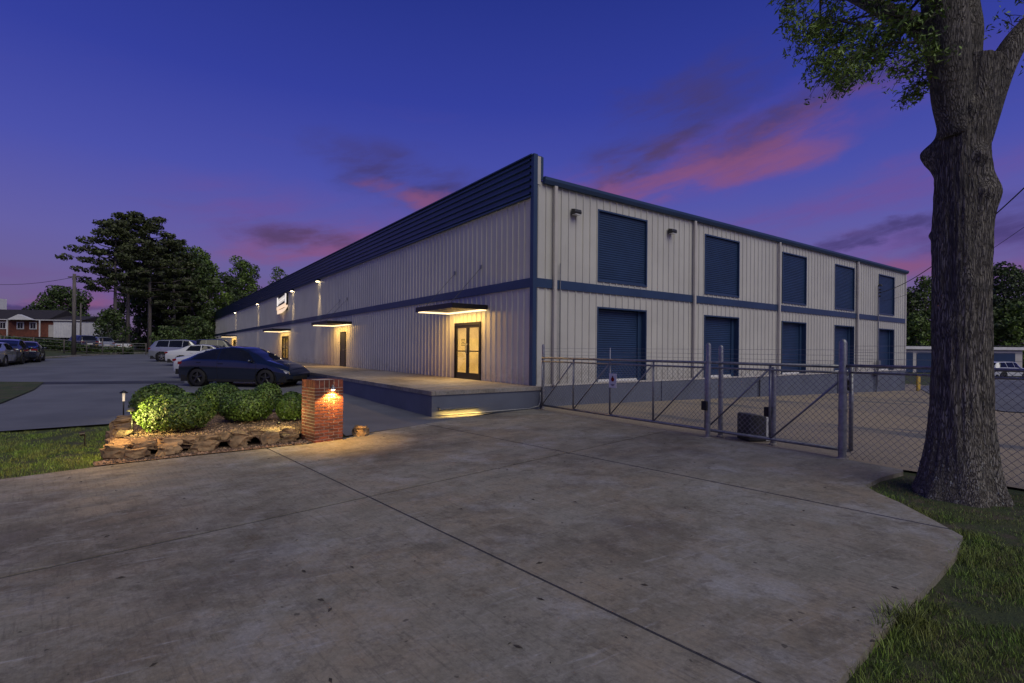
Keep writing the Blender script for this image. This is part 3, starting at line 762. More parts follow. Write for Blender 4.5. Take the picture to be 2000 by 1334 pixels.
MB().tube([(GX, y0, 1.47), (GX, y0-6*bay, 1.47)], .028, 8).build('top_rail', 'zinc', gt, smooth=True)
MB().tube([(GX, y0, 1.37), (GX, y0-6*bay, 1.37)], .020, 8).build('middle_rail', 'zinc', gt, smooth=True)
MB().tube([(GX, y0, .12), (GX, y0-6*bay, .12)], .030, 8).build('bottom_rail', 'zinc', gt, smooth=True)
for i in range(7):
    y = y0-i*bay
    MB().tube([(GX, y, .12), (GX, y, 1.47)], .022 if i < 6 else .034, 8).build('upright', 'zinc', gt, smooth=True)
    if i < 6: MB().tube([(GX-.015, y-.03, .14), (GX-.015, y-bay+.03, 1.36)], .017, 6).build('brace', 'zinc', gt, smooth=True)
mm = MB(); links(mm, (GX+.03, y0, 0), (GX+.03, y0-6*bay, 0), .12, 1.38)
tag(mm.build('chain_link', 'wire', gt, fix=False), kind='stuff')
for i, z in enumerate((1.56, 1.65, 1.74)):
    MB().tube([(GX, y0, z), (GX, y0-6*bay-.3, z)], .0035, 4).build('barbed_wire', 'wire', gt)
MB().tube([(GX, y0-2*bay, 1.47), (GX, y0-2*bay, 1.76)], .012, 6).build('wire_stake', 'white', gt)
# warning plate hung on the gate
ws = empty('gate_sign', Wp(GX-.05, y0-2*bay-.14, .97), TH, 'small white notice plate with a dark emblem hanging on the gate', 'sign')
MB().box((-.004, -.12, -.17), (.004, .12, .17)).build('plate', 'white', ws)
MB().lathe([(.0, -.006), (.055, -.006), (.055, -.004), (.035, -.004)], (-.0, 0, 0), 8, 'y').build('emblem', 'lamp_red', ws)
bpy.data.objects['emblem'].rotation_euler = (0, 0, R(-90)); bpy.data.objects['emblem'].location = (-.002, 0, .03)
MB().box((-.007, -.02, .06), (-.005, .02, .11)).box((-.007, -.06, -.10), (-.005, .06, -.085)).box((-.007, -.035, -.125), (-.005, .035, -.11)).build('print', 'dark_plastic', ws)
def post(lx, ly, h, r, label, cap=True, group='galvanised gate posts', straps=(), roller=None):
    p = Wp(lx, ly); o = empty('gate_post', (p[0], p[1], G(p[0], p[1])-.02), TH, label, 'post', group)
    MB().lathe([(r, 0), (r, h-r*.4), (r*.85, h), (r*.5, h+r*.5), (0, h+r*.6)], n=16).build('pipe', 'zinc', o, smooth=True)
    for z in straps: MB().lathe([(r+.002, z-.02), (r+.008, z-.02), (r+.008, z+.02), (r+.002, z+.02)], n=16).build('strap', 'zinc', o)
    MB().lathe([(r*1.6, 0), (r*1.6, .03), (r, .05)], n=14).build('footing', 'walk', o)
    if roller: MB().box((roller[0]-.03, roller[1]-.06, roller[2]-.09), (roller[0]+.03, roller[1]+.06, roller[2]+.09)).build('guide_roller', 'rubber', o, bevel=.015)
    return o
post(-.36, -6.08, 1.86, .047, 'front one of the paired steel gate posts left of the black motor box', straps=(1.0, 1.5), roller=(-.09, .02, .66))
post(.03, -6.10, 1.82, .045, 'rear one of the paired steel gate posts left of the black motor box', straps=(.9,))
post(.05, -7.15, 1.42, .045, 'short gate post standing right beside the motor box', roller=(-.11, .05, .62))
post(-.28, -8.43, 1.90, .058, 'thickest gate post with round cap, left of the large tree', straps=(.2, .5, .8, 1.1, 1.4), roller=(.09, 0, 1.20))
post(-.02, -.52, 1.86, .040, 'gate post standing against the corner of the walkway', straps=(.4, 1.2))
# boundary fence running from the gate to the right, past the tree
fx = -.28; fe = empty('chain_link_fence', (CX, CY, 0), TH, 'galvanised chain link fence with barbed wire passing behind the large tree', 'fence')
fy0, fy1 = -8.43, -18.5
MB().tube([(fx, fy0, 1.49), (fx, fy1, 1.49)], .024, 8).build('top_rail', 'zinc', fe, smooth=True)
MB().tube([(fx+.1, fy0, 1.38), (fx+.1, fy1, 1.38)], .017, 8).build('rail', 'zinc', fe, smooth=True)
for y in (-11.9, -15.2, -18.5): MB().tube([(fx, y, -.1), (fx, y, 1.8)], .03, 10).build('fence_post', 'zinc', fe, smooth=True)
for z in (1.60, 1.70, 1.80): MB().tube([(fx, fy0, z), (fx, fy1, z)], .0035, 4).build('barbed_wire', 'wire', fe)
mm = MB(); links(mm, (fx, fy0, 0), (fx, fy1, 0), .03, 1.49)
tag(mm.build('chain_link', 'wire', fe, fix=False), kind='stuff')
# motor box
mo = empty('gate_motor', (4.72, 9.95, G(4.72, 9.95)), R(8), 'dark plastic gate motor box with pale side panel behind the gate mesh', 'gate opener')
MB().prism([(-.26, 0), (.10, 0), (.10, .47), (-.05, .50), (-.24, .51), (-.26, .48)], 'y', -.2, .2).build('cover', 'dark_plastic', mo, bevel=.02)
MB().prism([(.102, 0), (.24, 0), (.24, .36), (.20, .43), (.102, .46)], 'y', -.19, .19).build('side_panel', 'car_white', mo, bevel=.01)
MB().box((.15, -.21, .30), (.22, -.19, .37)).build('lock', 'rubber', mo)

# ------------------------------------------------------------------ brick pillar with lamp
PA = R(46); pb = 560/1000
pl = empty('brick_pillar', (-3.49, 9.12, 0), PA, 'red brick pillar with a lit downlight beside the stone planting bed', 'pillar')
PW = .54; CH = .0575; NC = 17
MB().box((.007, .007, 0), (PW-.007, PW-.007, NC*CH+.138)).build('mortar_core', 'mortar', pl)
bm_s = MB().box((0, 0, 0), (.171, .085, CH-.012)).mesh('brick', 'brick')
bm_h = MB().box((0, 0, 0), (.082, .085, CH-.012)).mesh('brick', 'brick')
bm_v = MB().box((0, 0, 0), (.078, .085, .138)).mesh('brick', 'brick')
for c in range(NC):
    z = c*CH+.004
    for side in range(4):
        # walk along each face; header-starting on alternate courses; shared corners owned by one face
        A_ = R(90*side); ox, oy = [(0, 0), (PW, 0), (PW, PW), (0, PW)][side]
        x = 0.0 if (c+side) % 2 == 0 else .091
        end = PW if (c+side) % 2 == 0 else PW-.085
        seq = []
        xx = x
        while xx < end-.03:
            L_ = .171 if end-xx >= .1705 else .083
            if end-xx < .081: break
            seq.append((xx, L_)); xx += L_+.0125
        for xx, L_ in seq:
            j = rnd.uniform(-.002, .002)
            lx, ly = xx, j
            wx = ox+lx*math.cos(A_)-ly*math.sin(A_); wy = oy+lx*math.sin(A_)+ly*math.cos(A_)
            inst('brick', bm_s if L_ > .1 else bm_h, pl, (wx, wy, z), (0, 0, A_))
for side in range(4):
    A_ = R(90*side); ox, oy = [(0, 0), (PW, 0), (PW, PW), (0, PW)][side]
    for i in (range(6) if side % 2 == 0 else range(1, 5)):
        lx = i*.0912+.001; inst('brick', bm_v, pl, (ox+lx*math.cos(A_), oy+lx*math.sin(A_), NC*CH+.004), (0, 0, A_))
pll = empty('pillar_lamp', (-3.49+PW*.58*math.cos(PA), 9.12+PW*.58*math.sin(PA), .98), PA, 'small lit downlight on the front of the brick pillar', 'lamp')
MB().lathe([(.012, .03), (.03, .02), (.045, -.01), (.048, -.03)], (0, -.055, 0), 14).build('hood', 'zinc', pll, smooth=True)
MB().tube([(0, 0, .04), (0, -.05, .05), (0, -.055, .02)], .008, 6).build('arm', 'zinc', pll)
MB().lathe([(0, .0), (.03, -.005), (.033, -.03), (.02, -.045), (0, -.05)], (0, -.055, -.005), 12).build('bulb', 'bulb_hot', pll, smooth=True)
lamp('pillar_glow', 'SPOT', (0, -.085, -.06), 85, (1, .54, .12), pll, .02, (R(3), 0, 0), 135, .45)

# ------------------------------------------------------------------ planting bed: stones, mulch, shrubs, garden lamps
bed = [(-5.85, 7.8), (-5.1, 8.35), (-4.3, 8.9), (-3.95, 9.4), (-3.85, 9.9), (-4.3, 11.2), (-5.2, 12.2), (-6.6, 12.3), (-7.9, 11.7), (-8.0, 10.4), (-6.95, 8.9), (-6.25, 8.0)]
def bedlift(x, y):
    d = min(math.dist((x, y), (p[0]+(q[0]-p[0])*k, p[1]+(q[1]-p[1])*k)) for p, q in zip(bed, bed[1:]+bed[:1]) for k in (0, .25, .5, .75))
    return .22*sm(d/.35+.35)+.02*noise.noise((x*5, y*5, 0))
tag(drape('planting_bed', bed, .0, 'gravel', .22, 'structure', bedlift), kind='structure')
foot = [(-5.85, 7.22), (-5.6, 7.42), (-4.9, 8.02), (-4.2, 8.55), (-3.6, 9.05), (-3.45, 9.4), (-4.3, 9.4), (-5.3, 8.4), (-5.95, 7.9), (-6.05, 7.45)]
drape('gravel_edge', foot, .016, 'gravel', .3)
# loose chips
chip = MB()
for i in range(5200):
    for _ in range(9):
        if i % 3: x, y = rnd.uniform(-8.1, -3.4), rnd.uniform(7.3, 12.3)
        else: x, y = rnd.uniform(-6.6, -3.4), rnd.uniform(7.2, 9.5)
        if inpoly(x, y, bed): z = G(x, y)+bedlift(x, y)+.004; break
        if inpoly(x, y, foot): z = G(x, y)+.018; break
    else: continue
    s_ = rnd.uniform(.010, .026); a = rnd.uniform(0, 6.28); v = []
    for k in range(4):
        v.append((x+s_*math.cos(a+k*1.571)*rnd.uniform(.6, 1.3), y+s_*math.sin(a+k*1.571)*rnd.uniform(.6, 1.2), z))
    v.append((x, y, z+s_*rnd.uniform(.5, 1.1))); chip.add(v, [(0, 1, 4), (1, 2, 4), (2, 3, 4), (3, 0, 4)])
tag(chip.build('gravel_chips', leaf_mat('gravel_chip', (.30, .20, .13), (.16, .10, .07), 6, .5, .9), fix=False), kind='stuff')
se = empty('stone_edging', (-5.2, 8.2, 0), 0, 'low edging of rough brown field stones round the planting bed', 'rock edging')
def stone_mesh(sx, sy, sz, seed):
    bm = bmesh.new(); bmesh.ops.create_icosphere(bm, subdivisions=3, radius=1)
    o = Vector((seed*3.7, seed*1.3, 0))
    for v in bm.verts:
        p = v.co.copy(); q = Vector([math.copysign(abs(a)**.55, a) for a in p]); q *= .8
        n_ = noise.noise(p*1.1+o)*.45+noise.noise(p*2.6+o)*.30+abs(noise.noise(p*5+o))*.18-.05
        q *= 1+n_; v.co = Vector((q.x*sx, q.y*sy, q.z*sz))
    me = bpy.data.meshes.new('stone'); bm.to_mesh(me); bm.free(); me.materials.append(M['stone']); return me
stones = []
front = [(-5.92, 7.72), (-5.65, 7.76), (-5.35, 8.02), (-4.98, 8.34), (-4.6, 8.68), (-4.22, 9.0), (-3.78, 9.36)]
def along(pts, step):
    out = []; 
    for a, b in zip(pts, pts[1:]):
        L = math.dist(a, b); n_ = max(1, round(L/step))
        out += [(a[0]+(b[0]-a[0])*i/n_, a[1]+(b[1]-a[1])*i/n_, math.atan2(b[1]-a[1], b[0]-a[0])) for i in range(n_)]
    return out
sid = 0
for (x, y, a) in along(front, .36):
    sid += 1; sx = rnd.uniform(.17, .25); sz = rnd.uniform(.10, .15)
    inst('stone', stone_mesh(sx, rnd.uniform(.12, .17), sz, sid), se, (x+5.2, y-8.2, sz*.75), (rnd.uniform(-.12, .12), rnd.uniform(-.12, .12), a+rnd.uniform(-.25, .25)))
for (x, y, a) in along([(p[0]-.04, p[1]+.14) for p in front], .30):
    sid += 1; sx = rnd.uniform(.13, .21); sz = rnd.uniform(.07, .10)
    inst('stone', stone_mesh(sx, rnd.uniform(.10, .15), sz, sid), se, (x+5.2, y-8.2, .185), (rnd.uniform(-.2, .2), rnd.uniform(-.2, .2), a+rnd.uniform(-.4, .4)))
for (x, y, a) in along([(-6.10, 7.95), (-6.48, 8.45), (-6.98, 9.15), (-7.5, 9.85), (-7.95, 10.5), (-7.95, 11.4), (-7.5, 11.9), (-6.4, 12.3), (-5.0, 12.2), (-4.3, 11.2), (-3.9, 10.3)], .46):
    sid += 1; sz = rnd.uniform(.11, .18)
    inst('stone', stone_mesh(rnd.uniform(.20, .28), rnd.uniform(.15, .2), sz, sid), se, (x+5.2, y-8.2, G(x, y)+sz*.7), (rnd.uniform(-.15, .15), rnd.uniform(-.15, .15), a+rnd.uniform(-.4, .4)))
    if x < -6.4:
        inst('stone', stone_mesh(rnd.uniform(.16, .24), rnd.uniform(.13, .18), .07, sid+100), se, (x+5.2+.08, y-8.2+.02, G(x, y)+sz*1.6), (0, rnd.uniform(-.2, .2), rnd.uniform(0, 3)))
rk = empty('boulder', on(-2.93, 9.98), 0, 'rough dark rock lying right of the brick pillar', 'rock')
inst('rock', stone_mesh(.17, .15, .13, 55), rk, (0, 0, .09))
def leaves_mesh(pts, norms, size, aspect, spread, m, name='foliage', shape='quad'):
    """many small leaf faces; pts,norms arrays (n,3)"""
    n_ = len(pts); rg = np.random.default_rng(int(abs(pts[0][0])*1000) % 9999+n_)
    nv = norms+rg.normal(0, spread, (n_, 3)); nv /= np.linalg.norm(nv, axis=1)[:, None]+1e-9
    t0 = rg.normal(0, 1, (n_, 3)); t0 -= nv*np.sum(t0*nv, 1)[:, None]; t0 /= np.linalg.norm(t0, axis=1)[:, None]+1e-9
    b0 = np.cross(nv, t0); s_ = (size*rg.uniform(.6, 1.35, n_))[:, None]
    a = pts-t0*s_; c = pts+t0*s_; b = pts-b0*s_*aspect+nv*s_*.15; d = pts+b0*s_*aspect+nv*s_*.15
    V = np.stack([a, b, c, d], 1).reshape(-1, 3)
    me = bpy.data.meshes.new(name); me.vertices.add(4*n_); me.vertices.foreach_set('co', V.ravel())
    me.loops.add(4*n_); me.loops.foreach_set('vertex_index', np.arange(4*n_)); me.polygons.add(n_)
    me.polygons.foreach_set('loop_start', np.arange(n_)*4); me.update(calc_edges=True)
    me.materials.append(M[m]); return me
def shrub(u, Y, r, h, label, seed, nl):
    rx, _ = ray(u, 800); x = rx*Y; z0 = G(x, Y)+bedlift(x, Y) if inpoly(x, Y, bed) else G(x, Y)
    o = empty('boxwood_shrub', (x, Y, z0), 0, label, 'shrub', 'rounded shrubs in the stone bed')
    rg = np.random.default_rng(seed); d = rg.normal(0, 1, (nl, 3)); d /= np.linalg.norm(d, axis=1)[:, None]
    d[:, 2] = np.where(d[:, 2] < -.75, -d[:, 2], d[:, 2])
    lump = np.array([1+.07*noise.noise(Vector(q)*2.1+Vector((seed, 0, 0)))+.07*noise.noise(Vector(q)*5+Vector((seed, 3, 0))) for q in d])
    dep = 1-.22*rg.random(nl)**1.6
    P = d*(lump*dep)[:, None]*np.array([r, r, h*.55])+np.array([0, 0, h*.5])
    P[:, 2] = np.maximum(P[:, 2], .03)
    inst('foliage', leaves_mesh(P, d*1.0, .024, .62, .42, 'leaf_bush'), o)
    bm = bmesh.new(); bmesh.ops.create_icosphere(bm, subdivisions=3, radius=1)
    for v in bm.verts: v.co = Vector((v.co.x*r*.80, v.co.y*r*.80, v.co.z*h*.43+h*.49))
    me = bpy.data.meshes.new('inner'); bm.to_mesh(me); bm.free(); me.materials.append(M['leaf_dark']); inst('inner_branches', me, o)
    st = MB()
    for k in range(4): st.tube([(0, 0, -.05), (.10*math.cos(k*1.6), .1*math.sin(k*1.6), h*.4)], [.02, .01], 5)
    st.build('stems', 'bark_far', o); return o
shrub(343, 9.0, .60, .63, 'brightest rounded shrub at the front left, lit yellow green from its left', 1, 9000)
shrub(312, 10.35, .50, .68, 'dark rounded shrub at the back left of the stone bed', 2, 6500)
shrub(481, 10.25, .50, .60, 'rounded shrub at the front centre of the stone bed', 3, 7000)
shrub(427, 11.4, .49, .64, 'rounded dark shrub at the back centre under the rear wheel of the blue car', 4, 6000)
shrub(521, 11.7, .34, .64, 'small rounded shrub behind, below the front wheel of the blue car', 5, 4000)
shrub(570, 10.4, .30, .56, 'small brightly lit shrub touching the left side of the brick pillar', 6, 4500)
def garden_lamp(x, y, z, h, label, lit, power):
    o = empty('garden_lamp', (x, y, z), 0, label, 'garden lamp', 'stake garden lamps')
    MB().tube([(0, 0, -.05), (0, 0, h*.80)], .014, 8).build('stake', 'black', o, smooth=True)
    MB().lathe([(.0, h), (.03, h-.01), (.085, h-.055), (.08, h-.065), (.02, h-.05)], n=18).build('hat', 'black', o, smooth=True)
    if power: MB().lathe([(.024, h*.62), (.026, h-.06)], n=12).build('lens', 'bulb' if False else M['strip_soft'], o, smooth=True)
    if power: lamp('glow', 'POINT', (0, 0, h-.09), power, (1, .78, .42), o, .03)
    return o
p = gp(241, 818); garden_lamp(p[0], p[1], G(*p), .66, 'lit garden lamp with a dark hat standing behind the left end of the bed', True, 16)
garden_lamp(-6.34, 8.60, .18, .50, 'thin garden lamp stake in front of the brightest shrub', True, 0)
lamp('shrub_spot', 'SPOT', (-6.62, 8.02, .56), 190, (1, .86, .28), None, .03, Vector((-.60, -.78, -.06)).normalized().to_track_quat('Z', 'Y').to_euler(), 85, .8)
sf = empty('garden_spotlight', (-6.62, 7.98, .2), 0, 'small spotlight on a stone aiming at the brightest shrub', 'garden lamp')
MB().tube([(0, 0, -.05), (0, 0, .12)], .01, 6).build('stake', 'black', sf)
MB().tube([(-.05, -.04, .135), (.0, .0, .14)], .03, 10).build('housing', 'black', sf)
lamp('bed_fill_light', 'POINT', (-6.05, 7.78, .70), 36, (1, .60, .22), None, .05)  # bare point lamp without a fixture, added to warm the stones and driveway edge
lamp('pillar_shrub_glow', 'POINT', (-4.22, 9.35, .50), 13, (1, .82, .30), None, .05)
ss = empty('garden_spotlight', (-4.22, 9.30, .2), 0, 'small spotlight between the pillar and its neighbouring shrub', 'garden lamp')
MB().tube([(0, 0, -.02), (0, 0, .10)], .008, 6).build('stake', 'black', ss)
MB().tube([(-.0, .05, .13), (.0, .0, .12)], .025, 10).build('housing', 'black', ss)

# ------------------------------------------------------------------ cars
def lerp_tab(tab, x):
    if x <= tab[0][0]: return tab[0][1]
    for (a, p), (b, q) in zip(tab, tab[1:]):
        if x <= b:
            k = (x-a)/(b-a); k = k*k*(3-2*k)*.35+k*.65; return p+(q-p)*k
    return tab[-1][1]
STY = {
 # length, width, wheelbase, wheel r, upper outline, belt line, window x-range (front glass base, A top, C top, rear base), half width
 'fastback': dict(L=4.75, W=1.92, wb=2.89, wr=.355, top=[(-2.375, .80), (-2.3, 1.06), (-2.1, 1.12), (-1.5, 1.36), (-.9, 1.55), (-.2, 1.625), (.25, 1.59), (.75, 1.38), (1.35, 1.07), (1.9, .93), (2.25, .78), (2.375, .60)],
     belt=[(-2.4, .98), (-1.6, 1.06), (0, 1.0), (1.3, .94), (2.4, .62)], ws=(1.33, .42), rw=(-.95, -2.0), sg=[(-1.75, -.62), (-.58, 1.02)], overh=.94),
 'suv': dict(L=4.75, W=1.9, wb=2.8, wr=.37, top=[(-2.375, .80), (-2.33, 1.12), (-2.2, 1.3), (-1.98, 1.62), (-1.6, 1.72), (0, 1.76), (.45, 1.70), (1.15, 1.12), (1.9, 1.02), (2.25, .88), (2.375, .65)],
     belt=[(-2.4, 1.08), (-1.6, 1.08), (0, 1.04), (1.1, 1.0), (2.4, .68)], ws=(1.1, .5), rw=(-1.98, -2.28), sg=[(-1.85, -.98), (-.92, -.02), (.03, .85)], overh=.95),
 'sedan': dict(L=4.8, W=1.84, wb=2.78, wr=.33, top=[(-2.4, .75), (-2.33, 1.0), (-1.9, 1.06), (-1.65, 1.1), (-1.0, 1.40), (-.2, 1.46), (.3, 1.40), (1.05, 1.0), (1.9, .88), (2.3, .74), (2.4, .55)],
     belt=[(-2.4, .92), (-1.5, .96), (0, .92), (1.2, .88), (2.4, .6)], ws=(1.0, .35), rw=(-.95, -1.62), sg=[(-1.15, -.28), (-.22, .8)], overh=.93),
}
def car(style, body, loc, rz, label, rim='rim', group=None, detail=True):
    S = STY[style]; L, W_, wb, wr = S['L'], S['W'], S['wb'], S['wr']; hw = W_/2
    o = empty('parked_car', loc, rz, label, 'car', group)
    wx = (wb/2-.02, -wb/2-.02)
    def sec(x, s_):
        # s_ 0 bottom sill .. 1 roof centre ; returns (y,z) for the right half
        top = lerp_tab(S['top'], x); belt = min(lerp_tab(S['belt'], x), top-.015)
        e = abs(x)/(L/2); plan = hw*(1-.16*max(0, (e-.55)/.45)**2.2) if e > .55 else hw
        gh = cl((top-belt)/.5)           # how much greenhouse here
        zs = .24+.10*max(0, (e-.8)/.2)
        if s_ < .5:
            k = s_/.5
            z = zs+(belt-zs)*k; y = plan*(.93+.07*math.sin(min(1, k*1.35)*math.pi/2)-.03*max(0, k-.7)/.3)
            # shoulder crease
            return y, z
        k = (s_-.5)/.5
        y0 = plan*.97; yr = plan*(.70+.12*(1-gh))
        if k < .62:
            q = k/.62; y = y0+(yr-y0)*q**1.1; z = belt+(top-.045*gh-belt)*q**(1/1.12)*(.97)
            return y, z
        q = (k-.62)/.38; z1_ = belt+(top-.045*gh-belt)*.97
        return yr*math.cos(q*math.pi/2), z1_+(top-z1_)*math.sin(q*math.pi/2)
    NX, NS = (96, 34) if detail else (56, 22)
    X = [-L/2+L*(.5-.5*math.cos(math.pi*(.04+.92*i/NX)))/(.5-.5*math.cos(math.pi*.96))*1.0 for i in range(NX+1)]
    X = [(-L/2)+L*i/NX for i in range(NX+1)]
    m = MB(); v = []
    for x in X:
        for side in (1, -1):
            for j in range(NS+1):
                y, z = sec(x, j/NS); v.append((x, y*side, z))
    st = 2*(NS+1); f = []
    for i in range(NX):
        for sd_ in (0, 1):
            for j in range(NS):
                a = i*st+sd_*(NS+1)+j; q = (a, a+1, a+1+st, a+st)
                cx_ = sum(v[k][0] for k in q)/4; cz_ = sum(v[k][2] for k in q)/4
                if any(math.hypot(cx_-wq, cz_-wr) < wr+.055 for wq in wx) and j < NS*.5: continue
                f.append(q if sd_ else q[::-1])
    for i, fl in ((0, 1), (NX, -1)):
        ring = [i*st+j for j in range(NS+1)]+[i*st+(NS+1)+j for j in range(NS, -1, -1)]
        f.append(tuple(ring[::fl]))
    m.add(v, f)
    b = m.build('body', body, o, smooth=True, fix=True)
    MB().box((-L/2+.15, -hw+.10, .20), (L/2-.15, hw-.10, .45)).build('underbody', 'rubber', o)
    # glass patches lying 4 mm proud of the body
    def patch(x0, x1, s0, s1, name, sides=(1, -1), m_='glass_dark', nxp=12, nsp=8, taper0=0., taper1=0.):
        for sd_ in sides:
            mm = MB(); vv = []
            for i in range(nxp+1):
                for j in range(nsp+1):
                    kj = j/nsp; a0 = x0+taper0*kj; a1 = x1+taper1*kj; x = a0+(a1-a0)*i/nxp; s_ = s0+(s1-s0)*kj
                    y, z = sec(x, s_); vv.append((x, (y+.006)*sd_, z+.004))
            n2 = nsp+1; mm.add(vv, [(i*n2+j, i*n2+j+1, (i+1)*n2+j+1, (i+1)*n2+j) for i in range(nxp) for j in range(nsp)])
            mm.build(name, m_, o, smooth=True, fix=False)
    for x0, x1 in S['sg']:
        t1 = -.42 if x1 > .5 else 0; t0_ = .22 if x0 < -1.1 and style != 'suv' else (.12 if x0 < -1.1 else 0)
        patch(x0, x1, .53, .79, 'side_window', taper0=t0_, taper1=t1)
    def band(xa, xb, name):   # windscreen / rear glass wraps over both halves
        mm = MB(); vv = []; n1, n2 = 10, 18
        for i in range(n1+1):
            x = xa+(xb-xa)*i/n1
            for j in range(n2+1):
                k = j/n2*2-1; s_ = 1-abs(k)*.22
                y, z = sec(x, s_); vv.append((x, y*(1 if k > 0 else -1)*.97, z+.008))
        n3 = n2+1; mm.add(vv, [(i*n3+j, i*n3+j+1, (i+1)*n3+j+1, (i+1)*n3+j) for i in range(n1) for j in range(n2)])
        mm.build(name, 'glass_dark', o, smooth=True, fix=False)
    band(S['ws'][0], S['ws'][1], 'windscreen'); band(S['rw'][0], S['rw'][1], 'rear_window')
    for sy in (1, -1):
        # lights, mirrors, handles
        y, z = sec(L/2-.18, .46)
        MB().prism([(L/2-.42, z-.02), (L/2-.10, z-.10), (L/2-.06, z-.04), (L/2-.30, z+.04)], 'y', sy*(y-.16), sy*(y+.012)).build('headlight', 'lamp_white', o)
        y, z = sec(-L/2+.12, .46)
        MB().prism([(-L/2+.25, z-.02), (-L/2-.01, z-.07), (-L/2-.01, z+.04), (-L/2+.15, z+.06)], 'y', sy*(y-.30), sy*(y+.012)).build('tail_light', 'lamp_red', o)
        y, z = sec(S['ws'][0]-.45, .52)
        mr = MB().lathe([(0, -.11), (.05, -.09), (.075, 0), (.05, .09), (0, .11)], (S['ws'][0]-.5, sy*(y+.10), z+.05), 10, 'y').build('mirror', body, o, smooth=True)
        for x in (S['sg'][-1][0]+.12, S['sg'][0][0]+.35):
            y, z = sec(x, .44); MB().box((x-.09, sy*(y-.01), z-.012), (x+.09, sy*(y+.022), z+.012)).build('door_handle', body, o)
        # lower dark cladding and door seams
        y, z = sec(0, .03); MB().box((wx[1]+.45, sy*(y-.04), .20), (wx[0]-.45, sy*(y+.012), .30)).build('sill', 'rubber', o)
        for x in (S['sg'][-1][0]-.02, S['sg'][-1][1]+.02):
            sm_ = MB(); pv = []
            for k in range(9):
                s_ = .06+.44*k/8; y, z = sec(x, s_); pv.append((x, sy*(y+.001), z))
            sm_.tube(pv, .006, 4); sm_.build('door_seam', 'rubber', o)
    MB().box((L/2-.10, -.55, .30), (L/2+.012, .55, .44)).build('lower_grille', 'rubber', o)
    MB().box((-L/2-.012, -.26, .62 if style != 'suv' else .72), (-L/2+.02, .26, .74 if style != 'suv' else .84)).build('number_plate', 'white', o)
    for x in wx:
        for sy in (1, -1):
            yw = sy*(hw-.135)
            wo = MB().lathe([(wr*.62, -.11), (wr*.92, -.11), (wr, -.08), (wr, .08), (wr*.92, .11), (wr*.62, .11)], (0, 0, 0), 28, 'y').build('wheel', 'tyre', o, smooth=True, loc=(x, yw, wr))
            rm = MB().lathe([(wr*.64, -.10), (wr*.66, .0), (wr*.64, .10)], (0, 0, 0), 24, 'y')
            rm.lathe([(0, sy*.03), (wr*.6, sy*.03)], (0, 0, 0), 24, 'y')
            for k in range(5):
                a = 2*math.pi*k/5+.3; rm.tube([(0, sy*.08, 0), (wr*.62*math.cos(a), sy*.085, wr*.62*math.sin(a))], [.045, .03], 5)
            rm.lathe([(0, sy*.10), (.055, sy*.095), (.06, sy*.06)], (0, 0, 0), 12, 'y')
            rm.build('rim', rim, wo)
            # black wheel house
            MB().lathe([(wr+.07, -.15), (wr+.07, .11)], (x, yw-sy*.02, wr), 24, 'y').build('wheel_arch', 'rubber', o)
            MB().add([(x-.45, sy*(hw-.36), .15), (x+.45, sy*(hw-.36), .15), (x+.45, sy*(hw-.36), .85), (x-.45, sy*(hw-.36), .85)], [(0, 1, 2, 3)]).build('wheel_well', 'rubber', o)
    return o
def carat(x, y, rz, *a, **k): return car(a[0], a[1], on(x, y), rz, *a[2:], **k)
RY = math.atan2(RD[1], RD[0])
carat(-11.05, 21.35, R(-6), 'fastback', 'car_navy', 'dark blue fastback car parked side on behind the shrubs')
carat(-13.75, 25.3, R(2), 'sedan', 'car_white', 'white car mostly hidden behind the dark blue fastback', rim='rim_silver', detail=False)
carat(-21.4, 36.2, R(18), 'sedan', 'car_white', 'white low estate car in front of the silver van on the left', rim='rim_silver')
carat(-26.3, 41.5, R(14), 'suv', 'car_silver', 'large silver people carrier farthest left of the parked row', rim='rim_silver')
carat(-28.8, 50.5, R(20), 'suv', 'car_grey', 'dark grey car at the far end of the row by the warehouse end', detail=False)
carat(-31.9, 31.6, R(122), 'sedan', 'car_silver', 'silver sedan cut off by the left edge of the photo', rim='rim_silver', detail=False)
carat(-33.5, 34.2, R(125), 'fastback', 'car_grey', 'charcoal car parked second from the left edge', detail=False)
carat(-35.0, 37.0, R(128), 'sedan', 'car_navy', 'dark navy car at the right end of the left parked group', detail=False)
for (u, v, sty, cm, lab, Y) in ((157, 680, 'suv', 'car_grey', 'dark car with a pale number plate behind the wire fence and pole', 58), (190, 678, 'suv', 'car_silver', 'grey blue car behind the wire fence left of the pines', 60), (225, 680, 'sedan', 'car_white', 'pale van shape half hidden behind the pine trunks', 64)):
    x = ray(u, v)[0]*Y; carat(x, Y, R(150), sty, cm, lab, detail=False)
rx, _ = ray(1962, 712); carat(rx*52, 52, R(12), 'suv', 'car_white', 'pale car on the far side road right of the large tree', detail=False)

